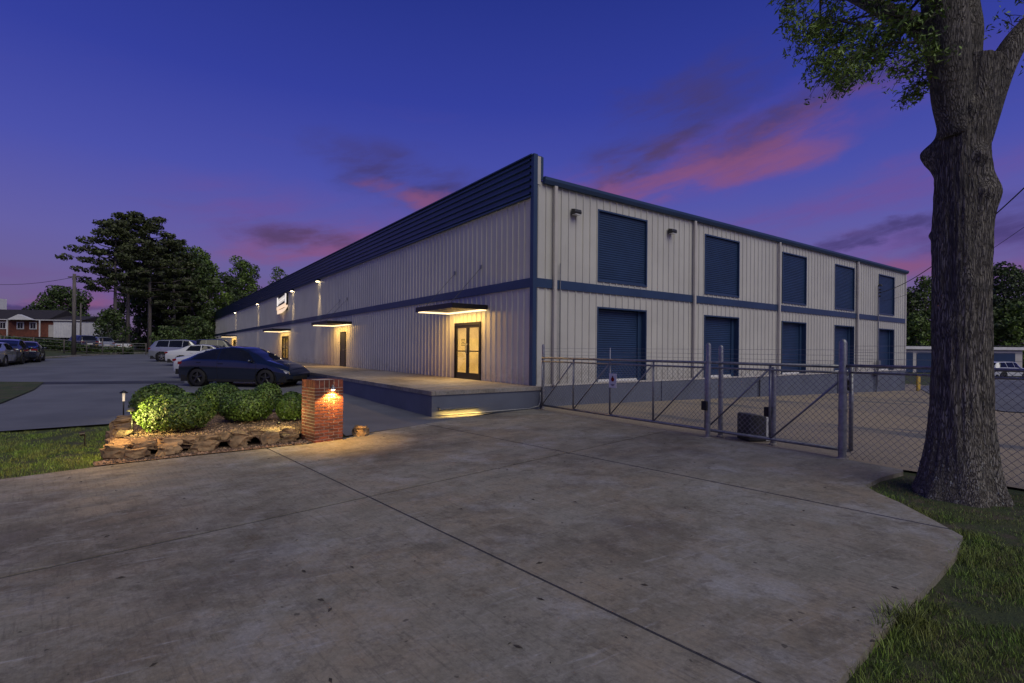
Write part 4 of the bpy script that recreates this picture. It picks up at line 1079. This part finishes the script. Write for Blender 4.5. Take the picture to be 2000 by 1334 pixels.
# ------------------------------------------------------------------ the big oak
TY = 6.3; TK = TY/F; hz_t = 690.2
def zt(v): return CAMZ+(hz_t-v)*TK
def xt(u): return (u-1004)*TK
prof = [(990, 1770, 1992), (970, 1780, 1984), (950, 1789, 1974), (930, 1797, 1967), (900, 1805, 1960), (850, 1814, 1951), (800, 1819, 1945), (700, 1822, 1941), (600, 1823, 1940), (500, 1822, 1938), (400, 1823, 1938),
        (350, 1823, 1936), (300, 1824, 1934), (250, 1828, 1936), (200, 1831, 1945), (150, 1828, 1950), (110, 1823, 1958), (70, 1812, 1966), (40, 1806, 1972)]
pz = [(zt(v), xt((a+b)/2), (b-a)/2*TK) for v, a, b in prof]
def ptab(z):
    if z <= pz[0][0]: return pz[0][1:]
    for p, q in zip(pz, pz[1:]):
        if z <= q[0]:
            k = (z-p[0])/(q[0]-p[0]); return (p[1]+(q[1]-p[1])*k, p[2]+(q[2]-p[2])*k)
    return pz[-1][1:]
X0 = xt(1882)
ok = empty('oak_tree', (X0, TY, 0), 0, 'large old oak tree with burred trunk in the foreground on the right', 'tree')
burls = [(zt(300), 2.43, .125, .17, .42), (zt(285), 2.6, .07, .09, .35), (zt(385), -.80, .085, .20, .45), (zt(455), 2.43, .035, .05, .2), (zt(318), -1.55, .085, .10, .28), (zt(225), -2.1, .05, .1, .3), (zt(385), -1.5, .05, .08, .25), (zt(560), -1.9, .03, .12, .3), (zt(640), -2.6, .03, .1, .3)]
NA, NZ = 180, 240; tv = []; zlo, zhi = -.12, zt(125)
for i in range(NZ+1):
    z = zlo+(zhi-zlo)*i/NZ; cx_, r_ = ptab(max(z, pz[0][0])); r_ = r_*.765
    for k in range(NA):
        a = 2*math.pi*k/NA; dx, dy = math.cos(a), math.sin(a); rr = r_
        for bz, ba, bh, sz_, sa in burls:
            da = (a-ba+math.pi) % (2*math.pi)-math.pi; rr += bh*math.exp(-((z-bz)/sz_)**2-(da/sa)**2)
        rr += .035*noise.noise((dx*1.8, dy*1.8, z*.9))
        rr += .016*noise.noise((dx*9, dy*9, z*1.6))-.016*abs(noise.noise((dx*17+noise.noise((dx*3, dy*3, z*3))*.8, dy*17, z*2.4)))+.006*noise.noise((dx*30, dy*30, z*9))
        fl = sm((.55-z)/.6); rr += fl*.10*(.15+noise.noise((dx*2.2+5, dy*2.2, .3)))
        rr += .05*sm((z-zt(200))/1.)*noise.noise((dx*2.5, dy*2.5, z))
        tv.append((cx_-X0+dx*rr, dy*rr*.98, z))
tf = [(i*NA+k, i*NA+(k+1) % NA, (i+1)*NA+(k+1) % NA, (i+1)*NA+k) for i in range(NZ) for k in range(NA)]
MB().add(tv, tf).build('trunk', 'bark', ok, smooth=True, fix=False)
def limb(pts, rad, seed=0, n=40, name='limb'):
    P = [Vector(p) for p in pts]; out = []; rr = []
    N = (len(P)-1)*10
    for i in range(N+1):
        t_ = i/10; k = min(int(t_), len(P)-2); f_ = t_-k
        p0, p1, p2, p3 = P[max(k-1, 0)], P[k], P[k+1], P[min(k+2, len(P)-1)]
        q = .5*((2*p1)+(-p0+p2)*f_+(2*p0-5*p1+4*p2-p3)*f_*f_+(-p0+3*p1-3*p2+p3)*f_**3)
        out.append(q); rr.append(rad[k]+(rad[k+1]-rad[k])*f_)
    m = MB().tube(out, rr, n)
    for i, v in enumerate(m.v):
        vv = Vector(v); j = i//n; c = out[min(j, N)]; d = (vv-c)
        s_ = 1+.07*noise.noise(vv*3)+.05*noise.noise(Vector((vv.x*9, vv.y*9, vv.z*2)))
        m.v[i] = tuple(c+d*s_)
    return m.build(name, 'bark', ok, smooth=True, fix=False), out
def lp(u, v, y=0): return (xt(u)-X0, y, zt(v))
_, La = limb([lp(1860, 270, -.05), lp(1836, 100, -.10), lp(1806, -40, -.2), lp(1740, -260, -.5), lp(1600, -500, -.9), lp(1480, -640, -1.2)], [.16, .23, .20, .15, .09, .04])
_, Lb = limb([lp(1888, 270, .05), lp(1896, 60, .12), lp(1905, -160, .3), lp(1930, -420, .5), lp(1910, -800, .4)], [.16, .195, .16, .12, .05])
_, Lc = limb([lp(1905, 280, -.06), lp(1945, 125, -.12), lp(2010, 30, -.2), lp(2110, -130, -.3), lp(2250, -330, -.4), lp(2420, -480, -.5)], [.12, .135, .115, .10, .07, .04])
_, Ld = limb([lp(1870, 60, .15), lp(1800, -40, .6), lp(1740, -180, 1.3), lp(1660, -330, 2.0)], [.16, .10, .07, .03], n=20)
# foliage: drooping sprays on thin twigs
rg = random.Random(21); LP = []; LN = []; tw = MB()
def spray(x, y, z, L, ang, droop=.6, n_=26, stem=True):
    p = Vector((x, y, z)); d = Vector((math.cos(ang), math.sin(ang), -.1)); pts = [p.copy()]
    for i in range(8):
        d = (d+Vector((rg.uniform(-.15, .15), rg.uniform(-.15, .15), -droop*.22))).normalized(); p = p+d*L/8; pts.append(p.copy())
    if stem: tw.tube(pts, [.006-.0005*i for i in range(9)], 4, False)
    for i in range(n_//4):
        k = rg.uniform(.1, 1)*8; a = pts[min(int(k), 7)].lerp(pts[min(int(k)+1, 8)], k-int(k))+Vector((rg.gauss(0, .05), rg.gauss(0, .05), rg.gauss(-.02, .04)))
        for q in range(4):
            o_ = Vector((rg.gauss(0, .022), rg.gauss(0, .022), rg.gauss(-.01, .024))); LP.append(tuple(a+o_)); LN.append((rg.gauss(0, 1), rg.gauss(0, 1), rg.gauss(.4, 1)))
low = [(1500, 5), (1520, 25), (1560, 105), (1600, 165), (1640, 190), (1680, 182), (1700, 150), (1740, 178), (1790, 205), (1815, 185), (1835, 120)]
def lowv(u):
    for (a, p), (b, q) in zip(low, low[1:]):
        if a <= u <= b: return p+(q-p)*(u-a)/(b-a)
    return -40
for i in range(1150):
    y = rg.uniform(-.75, .8); u = rg.uniform(1515, 1850); k = (TY+y)/TY
    v = lowv(u)-rg.random()**1.35*(lowv(u)+160)-6
    if noise.noise((u/55, v/50, y*1.2)) < -.06: continue
    L = rg.uniform(.22, .42); z = CAMZ+(690-v)*TK*k+.13
    x = (u-1000)*TK*k-X0; spray(x+.07, y, z+.03, L, rg.uniform(2.3, 4.1), .8, 30)
for i in range(90):   # right of the trunk
    y = rg.uniform(-.2, 1.6); u = rg.uniform(1950, 2100); k = (TY+y)/TY; v = rg.uniform(-120, 165 if u > 1975 else 110)
    spray((u-1000)*TK*k-X0, y, CAMZ+(690-v)*TK*k+.1, .3, rg.uniform(-1, 1), .8, 24)
for i in range(1500):  # the rest of the crown above the frame
    a = rg.uniform(0, 6.283); r_ = 3.9*math.sqrt(rg.random()); z = 6.6+rg.random()*4.2*(1-(r_/5)**2)
    x, y = r_*math.cos(a)-.3, r_*math.sin(a)
    if z < 6.9 and TY+y < 4.5: continue
    if z < CAMZ+.74*(TY+y)+.2 and (rg.random() < .85 or (x+X0)/(TY+y) < .54): continue
    spray(x, y, z, .6, rg.uniform(0, 6.28), .5, 16, False)
for b0 in (La, Ld, Lc, Lb):
    for i in range(14):
        s_ = b0[rg.randrange(len(b0)//3, len(b0))]; e = s_+Vector((rg.uniform(-1.3, .5), rg.uniform(-.8, 1.), rg.uniform(-.7, .4)))
        if e.z < zt(150)+.2 or (e.x+X0)/(TY+e.y) < .56: continue
        mid = s_.lerp(e, .5)+Vector((0, 0, .15)); tw.tube([s_, mid, e], [.03, .018, .006], 5, False)
for (u0, v0, u1, v1) in ((1850, 110, 1700, 60), (1835, 90, 1640, 120), (1830, 60, 1600, 40), (1840, 130, 1745, 140), (1700, 60, 1560, 70)):
    tw.tube([lp(u0, v0, -.05), lp((u0+u1)/2, (v0+v1)/2-12, -.1), lp(u1, v1, .1)], [.022, .014, .006], 5, False)
tag(tw.build('twigs', 'bark_dark', ok, fix=False), kind='stuff')
lm_ = leaves_mesh(np.array(LP), np.array(LN), .034, .30, .5, 'leaf_oak'); tag(inst('leaves', lm_, ok), kind='stuff')

# ------------------------------------------------------------------ background trees
def cloudpts(blobs, n_, rg, squash=.75):
    P = []; N = []; wts = np.array([b[3]**2 for b in blobs]); wts = wts/wts.sum()
    idx = rg.choice(len(blobs), n_, p=wts); B = np.array([b[:4] for b in blobs])[idx]
    d = rg.normal(0, 1, (n_, 3)); d /= np.linalg.norm(d, axis=1)[:, None]
    r_ = B[:, 3]*(1-.5*rg.random(n_)**1.7)
    return B[:, :3]+d*r_[:, None]*np.array([1, 1, squash]), d
def tree(x, y, h, cr, label, m='leaf_green', trunk=.3, seed=0, style='round', n_=4200, leaf=.22, crown0=.25, group='trees behind the car park', name='broadleaf_tree', bark='bark_far'):
    z0 = G(x, y); o = empty(name, (x, y, z0-.1), 0, label, 'tree', group); rg = np.random.default_rng(seed+3); rr = random.Random(seed)
    blobs = []; m_t = MB(); bx, by = rr.uniform(-.4, .4), rr.uniform(-.4, .4)
    m_t.tube([(0, 0, 0), (bx*.4, by*.4, h*.35), (bx, by, h*.7), (bx*1.3, by, h*.92)], [trunk, trunk*.75, trunk*.45, .05], 8)
    if style == 'round':
        nb = 34
        for i in range(nb):
            zz = crown0+(1-crown0)*(i+.5)/nb; prof_ = math.sin(math.pi*min(1, (zz-crown0)/(1-crown0)*.80+.17))**.7
            a = i*2.4+rr.uniform(-.4, .4); rad = cr*prof_*rr.uniform(.35, .80)
            br = cr*rr.uniform(.20, .36); blobs.append((bx+rad*math.cos(a), by+rad*math.sin(a), h*zz*.97-.2*br, br))
            if i % 2 == 0: m_t.tube([(bx*.6, by*.6, h*max(.18, zz-.22)), (bx+rad*.9*math.cos(a), by+rad*.9*math.sin(a), h*zz)], [trunk*.28, .03], 5)
    else:   # pine: bare trunk, tiers of flat plates
        nb = 30
        for i in range(nb):
            zz = crown0+(1-crown0)*(i+.5)/nb; a = i*2.4+rr.uniform(-.5, .5)
            prof_ = (math.sin(math.pi*min(1, ((zz-crown0)/(1-crown0))*.72+.22))**.8)
            rad = cr*prof_*rr.uniform(.55, 1.); tip = (bx+rad*math.cos(a), by+rad*math.sin(a), h*zz*.98+rad*.12)
            m_t.tube([(bx, by, h*zz*.94), (bx+rad*.5*math.cos(a), by+rad*.5*math.sin(a), h*zz*.955), tip], [.09, .06, .02], 5)
            for k in range(3):
                f_ = .45+.28*k; br = cr*rr.uniform(.14, .21)
                blobs.append((bx+rad*f_*math.cos(a)+rr.uniform(-.6, .6), by+rad*f_*math.sin(a)+rr.uniform(-.6, .6), h*zz*.97+rr.uniform(0, .5), br))
    P, N = cloudpts(blobs, n_, rg, .75 if style == 'round' else .42)
    P[:, 2] = np.clip(P[:, 2], .3, h)
    m_t.build('trunk', bark, o, smooth=True, fix=False)
    inst('crown', leaves_mesh(P, N, leaf, .6, .6, m), o); return o
def tu(u, Y): return ray(u, 680)[0]*Y
def htop(v, u, Y): return CAMZ+ray(u, v)[1]*Y-G(tu(u, Y), Y)
tree(tu(395, 92), 92, htop(478, 395, 92), 4.6, 'green leafy tree between the short pine and the roof end', 'leaf_green', .3, 31, n_=7000, crown0=.05)
tree(tu(488, 108), 108, htop(508, 488, 108), 4.8, 'second green crown over the middle of the long roof', 'leaf_dark', .3, 32, n_=5600, crown0=.1)
tree(tu(345, 88), 88, htop(470, 345, 88), 5.5, 'big dark tree closing the gap right of the pines', 'leaf_dark', .3, 33, n_=8000, crown0=.05)
PG = 'tall pines beyond the car park'
tree(tu(224, 70), 70, htop(430, 224, 70), 5.4, 'leftmost tall pine with a wide open crown reaching left', 'leaf_pine', .26, 11, 'pine', 6500, .20, .46, PG, 'pine_tree')
tree(tu(249, 73), 73, htop(412, 262, 73), 5.0, 'tallest pine in the middle of the pine group', 'leaf_pine', .28, 12, 'pine', 6500, .20, .50, PG, 'pine_tree')
tree(tu(292, 76), 76, htop(420, 305, 76), 5.6, 'tall pine at the right of the pine group', 'leaf_pine', .3, 13, 'pine', 7500, .20, .36, PG, 'pine_tree')
tree(tu(340, 80), 80, htop(462, 345, 80), 4.8, 'shorter dark pine where the pines meet the green trees', 'leaf_pine', .28, 14, 'pine', 7000, .22, .2, PG, 'pine_tree')
tree(tu(270, 82), 82, htop(520, 270, 82), 4.6, 'dark leafy tree filling the space behind the pine trunks', 'leaf_dark', .3, 15, n_=5500, crown0=.08)
tree(tu(310, 84), 84, htop(470, 320, 84), 5.2, 'large dark tree directly behind the pines', 'leaf_dark', .35, 16, n_=7000, crown0=.06)
tree(tu(372, 84), 84, htop(490, 372, 84), 4.6, 'dark green tree behind the silver people carrier', 'leaf_dark', .35, 17, n_=6500, crown0=.05)
tree(tu(410, 88), 88, htop(503, 410, 88), 3.8, 'light green tree at the end of the warehouse roof', 'leaf_green', .3, 18, n_=5200, crown0=.05)
tree(tu(208, 68), 68, 5.5, 2.4, 'low dark sapling left of the pine trunks', 'leaf_dark', .12, 19, n_=2600, leaf=.16, crown0=.1)
tree(tu(466, 104), 104, htop(498, 466, 104), 4.6, 'green tree rising behind the middle of the long roof', 'leaf_green', .3, 20, n_=4600, crown0=.2)
tree(tu(542, 112), 112, htop(517, 542, 112), 3.6, 'smallest tree top showing over the roof, farthest right', 'leaf_green', .3, 22, n_=1900, crown0=.3)
tree(tu(440, 98), 98, htop(530, 440, 98), 4.0, 'dark tree between the two greener ones over the roof', 'leaf_dark', .3, 23, n_=4200, crown0=.1)
tree(tu(118, 112), 112, htop(558, 118, 112), 7.2, 'round dense dark tree behind the brick house', 'leaf_dark', .4, 24, n_=9500, leaf=.26, crown0=.08)
tree(tu(330, 66), 66, 3.6, 3.0, 'low dark bush mass behind the parked cars', 'leaf_dark', .1, 25, n_=3200, leaf=.15, crown0=.05)
tree(tu(385, 72), 72, 5.2, 3.2, 'tall dark bush at the end of the warehouse wall', 'leaf_dark', .1, 26, n_=3400, leaf=.16, crown0=.05)
RG = 'woodland trees right of the warehouse'
for i, (u, Y, vt, cr, mm_, lab) in enumerate(((1775, 84, 560, 3.6, 'leaf_dark', 'dark tree touching the far corner of the warehouse'), (1806, 88, 538, 4.4, 'leaf_green', 'green tree top left of the oak trunk with sky showing through'),
        (1850, 92, 520, 5, 'leaf_dark', 'woodland tree hidden behind the oak trunk'), (1905, 88, 522, 5, 'leaf_dark', 'woodland tree hidden by the right side of the oak trunk'),
        (1962, 80, 512, 5, 'leaf_dark', 'tallest dark woodland tree just right of the oak trunk'), (2010, 84, 520, 5.2, 'leaf_dark', 'dark woodland tree cut by the right edge'),
        (2070, 82, 500, 5.5, 'leaf_dark', 'woodland tree just outside the right edge'), (1790, 80, 610, 3.6, 'leaf_green', 'low green tree behind the storage units'), (1940, 78, 575, 4.0, 'leaf_dark', 'lower dark tree behind the oak at its right'), (1985, 76, 590, 4.2, 'leaf_green', 'lower green tree with a bare trunk beside it at the right edge'))):
    tree(tu(u, Y), Y, htop(vt, u, Y), cr, lab, mm_, .3, 40+i, n_=5200, crown0=.04 if i != 4 else .35, group=RG)
# hedge and scrub along the left fence
hg = np.random.default_rng(5); n_ = 9000; hy = hg.uniform(47, 70, n_); hu = hg.uniform(-30, 260, n_); hx = np.array([tu(a, b) for a, b in zip(hu, hy)])
hy2 = 52+(hu-60)*.05+hg.normal(0, .8, n_); hx2 = np.array([tu(a, b) for a, b in zip(hu, hy2)])
hz2 = np.array([G(a, b) for a, b in zip(hx2, hy2)])+hg.random(n_)**.8*np.array([.75+.8*max(0, noise.noise((a*.4, 0, 3))+.2) for a in hx2])
hp = np.stack([hx2, hy2, hz2], 1)
tag(inst('hedgerow', leaves_mesh(hp, np.tile([0, 0, 1.], (n_, 1)), .13, .6, 1., 'leaf_dark'), None), kind='stuff')
# wire fence beyond the car park
ff = empty('field_fence', (0, 0, 0), 0, 'old wire fence with pale posts along the verge beyond the car park', 'fence')
fpts = []
for u in (-60, 0, 8, 65, 125, 169, 200, 240, 285):
    Y = 47+(u-60)*.055; fpts.append((tu(u, Y), Y))
for i, (x, y) in enumerate(fpts):
    MB().tube([(x, y, G(x, y)-.1), (x, y, G(x, y)+1.32+(.45 if i == 6 else 0))], .06, 7).build('fence_post', 'wood_pole', ff, smooth=True)
for z in (.25, .65, 1.0, 1.27):
    MB().tube([(x, y, G(x, y)+z) for x, y in fpts], .014 if z < 1.2 else .028, 4).build('fence_wire', 'wire', ff)
# utility poles
def upole(u, Y, vt, r, label, arm=True):
    x = tu(u, Y); z = G(x, Y); h = CAMZ+ray(u, vt)[1]*Y-z
    o = empty('utility_pole', (x, Y, z-.1), 0, label, 'pole', 'utility poles')
    MB().tube([(0, 0, 0), (0, 0, h)], [r, r*.7], 10).build('pole', 'wood_pole', o, smooth=True)
    if arm: MB().box((-.6, -.05, h-.35), (.6, .05, h-.25)).build('crossarm', 'wood_pole', o)
    return o
upole(144, 50, 533, .19, 'thick wooden utility pole on the verge left of the pines')
upole(157, 62, 590, .10, 'thin pole just right of the thick utility pole', False)
x1, x2 = tu(144, 50), tu(-80, 60); cable('overhead_wire', (x1, 50, CAMZ+ray(144, 541)[1]*50), (x2, 60, CAMZ+ray(-80, 548)[1]*60), .6, .02, 'overhead wire leaving the thick utility pole to the left')
# white box trailer behind the hedge
trl = empty('box_trailer', (tu(165, 84), 84, G(tu(165, 84), 84)), R(4), 'long white ribbed box trailer beyond the fence', 'trailer')
MB().box((-3.9, -1.2, .9), (3.9, 1.2, 3.45)).build('box', 'white', trl)
for i in range(20): MB().box((-3.86+i*.405, -1.235, .92), (-3.80+i*.405, -1.201, 3.42)).build('rib', 'white', trl)
MB().box((-3.95, -1.25, 3.40), (3.95, 1.25, 3.50)).build('top_rail', 'zinc', trl)
for x in (-2.6, -1.5): MB().lathe([(.1, -.12), (.48, -.12), (.5, .12), (.1, .12)], (x, -.95, .48), 18, 'y').build('wheel', 'tyre', trl)
# brick house with white gable and a church spire behind it
hx_, hy_ = tu(20, 92), 92; hz_ = G(hx_, hy_)
hs = empty('brick_house', (hx_, hy_, hz_-.1), R(6), 'low red brick house with dark roof and white gabled porch at the far left', 'house')
H0 = 3.1
MB().box((-14, 0, 0), (11.6, 8, H0)).build('wall', 'far_brick', hs)
MB().prism([(-.5, H0), (8.5, H0), (4, H0+2.0)], 'x', -14.4, 6.5).build('roof', 'roof_dark', hs)
MB().prism([(-.3, H0-.02), (8.3, H0-.02), (4, H0+.95)], 'x', 6.51, 12.0).build('roof', 'roof_dark', hs)
MB().box((-14.4, -.55, H0-.14), (12, -.3, H0+.0)).build('fascia_board', 'white', hs)
gb = MB().prism([(.4, H0-.1), (4.6, H0-.1), (2.3, H0+.85)], 'y', -1.4, -.56).build('gable', 'white', hs)
for x in (.45, 5.7): MB().box((x-.08, -1.3, 0), (x+.08, -1.14, H0-.11)).build('porch_post', 'white', hs)
for x in (-6.5, -1.2, 1.65, 3.75):
    wd = MB().box((x-.60, -.08, 1.35), (x+.60, -.02, 2.65)).build('window', 'white', hs)
    MB().box((x-.42, -.10, 1.5), (x-.04, -.082, 2.5)).build('pane', 'glass_dark', wd); MB().box((x+.04, -.10, 1.5), (x+.42, -.082, 2.5)).build('pane', 'glass_dark', wd)
MB().box((6.3, -.08, 0), (7.1, -.02, 2.2)).build('door', M['yellow'] if False else 'trim_pale', hs)
sp = empty('church_spire', (tu(-30, 150), 150, G(tu(-30, 150), 150)), 0, 'white stepped church spire cut by the left edge', 'spire')
MB().box((-3.2, -3.2, 0), (3.2, 3.2, 11.5)).build('tower_base', 'white', sp)
MB().box((-2.0, -2.0, 11.5), (2.0, 2.0, 14)).build('belfry', 'white', sp)
MB().add([(-1.5, -1.5, 14), (1.5, -1.5, 14), (1.5, 1.5, 14), (-1.5, 1.5, 14), (0, 0, 21)], [(0, 1, 4), (1, 2, 4), (2, 3, 4), (3, 0, 4)]).build('spire', 'white', sp)
# storage units beyond the warehouse
sx_, sy_ = tu(1762, 66), 66; su = empty('storage_units', (sx_, sy_, G(sx_, sy_)), R(2), 'low pale storage building with dark blue doors behind the warehouse', 'storage building')
MB().box((-6, 0, 0), (16, 6, 3.0)).build('wall', 'trim_pale', su)
MB().box((-6.3, -.4, 3.0), (16.3, 6.3, 3.35)).build('roof', 'white', su)
for i in range(6):
    dr = MB().box((-4.9+i*3.4, -.05, .02), (-2.0+i*3.4, -.001, 2.6)).build('door', 'blue_door', su)
# tree trunk stake and stuff at the far right: thin bare trunk
# ------------------------------------------------------------------ grass
def grass(name, region, n_, h, wd, m='blade', seed=1, dens=None, excl=()):
    rg_ = np.random.default_rng(seed); xs_ = [p[0] for p in region]; ys_ = [p[1] for p in region]; V = []; Fc = []
    c = 0; tries = 0
    while c < n_ and tries < n_*8:
        tries += 1; x = rg_.uniform(min(xs_), max(xs_)); y = rg_.uniform(min(ys_), max(ys_))
        if not inpoly(x, y, region) or any(inpoly(x, y, e) for e in excl): continue
        d_ = noise.noise((x*1.1, y*1.1, 2))*1.0+noise.noise((x*4, y*4, 7))*.9+.60
        if dens: d_ *= dens(x, y)
        if rg_.random() > d_: continue
        z = G(x, y)-.045; hh = h*rg_.uniform(.45, 1.3)*(.55+.6*cl(d_)); a = rg_.uniform(0, 6.283); ln = rg_.uniform(.1, .9)*hh; w_ = wd*rg_.uniform(.6, 1.3)
        dx, dy = math.cos(a), math.sin(a); b_ = rg_.uniform(0, 6.283); ex, ey = math.cos(b_)*ln, math.sin(b_)*ln; k = len(V)
        V += [(x-dx*w_, y-dy*w_, z), (x+dx*w_, y+dy*w_, z), (x+ex*.4+dx*w_*.7, y+ey*.4+dy*w_*.7, z+hh*.6), (x+ex*.4-dx*w_*.7, y+ey*.4-dy*w_*.7, z+hh*.6), (x+ex, y+ey, z+hh*.93)]
        Fc += [(k, k+1, k+2, k+3), (k+3, k+2, k+4)]; c += 1
    me = bpy.data.meshes.new(name); me.from_pydata(V, [], Fc); me.materials.append(M[m]); me.update()
    o = bpy.data.objects.new(name, me); col.objects.link(o); return tag(o, kind='stuff')
right_lawn = [(.7, 1.75), (1.75, 2.62), (2.44, 3.19), (3.27, 3.85), (3.80, 4.28), (4.24, 4.73), (4.34, 5.2), (4.45, 5.78), (4.47, 6.2), (4.56, 6.5), (5.05, 6.92), (5.62, 7.25), (6.3, 6.4), (8.2, 3.7), (6, 1), (1.2, 1)]
def bare(x, y): return cl((math.hypot(x-X0, y-TY)-.55)/1.1, .12, 1)
grass('lawn_grass', right_lawn, 120000, .038, .0017, seed=2, dens=bare)
grass('lawn_grass', right_lawn, 9000, .062, .0020, seed=12, dens=lambda x, y: bare(x, y)*cl(noise.noise((x*2.3, y*2.3, 9))*3))
grass('dry_grass', right_lawn, 22000, .030, .0018, 'blade_dry', seed=3)
left_lawn = [(-6.52, 6.42), (-5.95, 7.15), (-6.1, 7.5), (-6.4, 8.2), (-7.2, 9.1), (-8.05, 10.3), (-8.6, 11.15), (-9.9, 10.15), (-13.5, 7.1), (-12.5, 2.1), (-9, 4.3)]
grass('lawn_grass', left_lawn, 60000, .045, .003, seed=4)
# weeds creeping over the driveway edge
edge = [(1.60, 2.60), (2.36, 3.22), (3.20, 3.91), (3.74, 4.36), (4.16, 4.74), (4.26, 5.2), (4.37, 5.8), (4.40, 6.2), (4.50, 6.55), (4.68, 6.5), (4.56, 5.8), (4.44, 5.1), (4.34, 4.66), (3.86, 4.22), (3.32, 3.76), (2.46, 3.04), (1.72, 2.46)]
grass('edge_weeds', edge, 5200, .085, .0026, seed=6)
grass('edge_weeds', [(2.26, 3.18), (2.44, 3.36), (2.66, 3.32), (2.45, 3.08)], 300, .13, .003, seed=9)
fence_foot = [Wp(-.36, -.6)[:2], Wp(-.36, -9.2)[:2], Wp(-.1, -9.2)[:2], Wp(-.1, -.6)[:2]]
grass('fence_weeds', fence_foot, 1500, .05, .0025, seed=7)
# fallen twigs and leaves on the driveway
lt = MB(); rl = random.Random(4)
for i in range(130):
    x, y = rl.uniform(-6, 4), rl.uniform(2.6, 12)
    if not inpoly(x, y, apron): continue
    a = rl.uniform(0, 6.28); L_ = rl.uniform(.01, .035); dx, dy = math.cos(a)*L_, math.sin(a)*L_
    lt.add([(x-dx, y-dy, .0135), (x+dy*.35, y-dx*.35, .016), (x+dx, y+dy, .0135), (x-dy*.35, y+dx*.35, .02)], [(0, 1, 2, 3)])
tag(lt.build('leaf_litter', 'bark_dark', fix=False), kind='stuff')
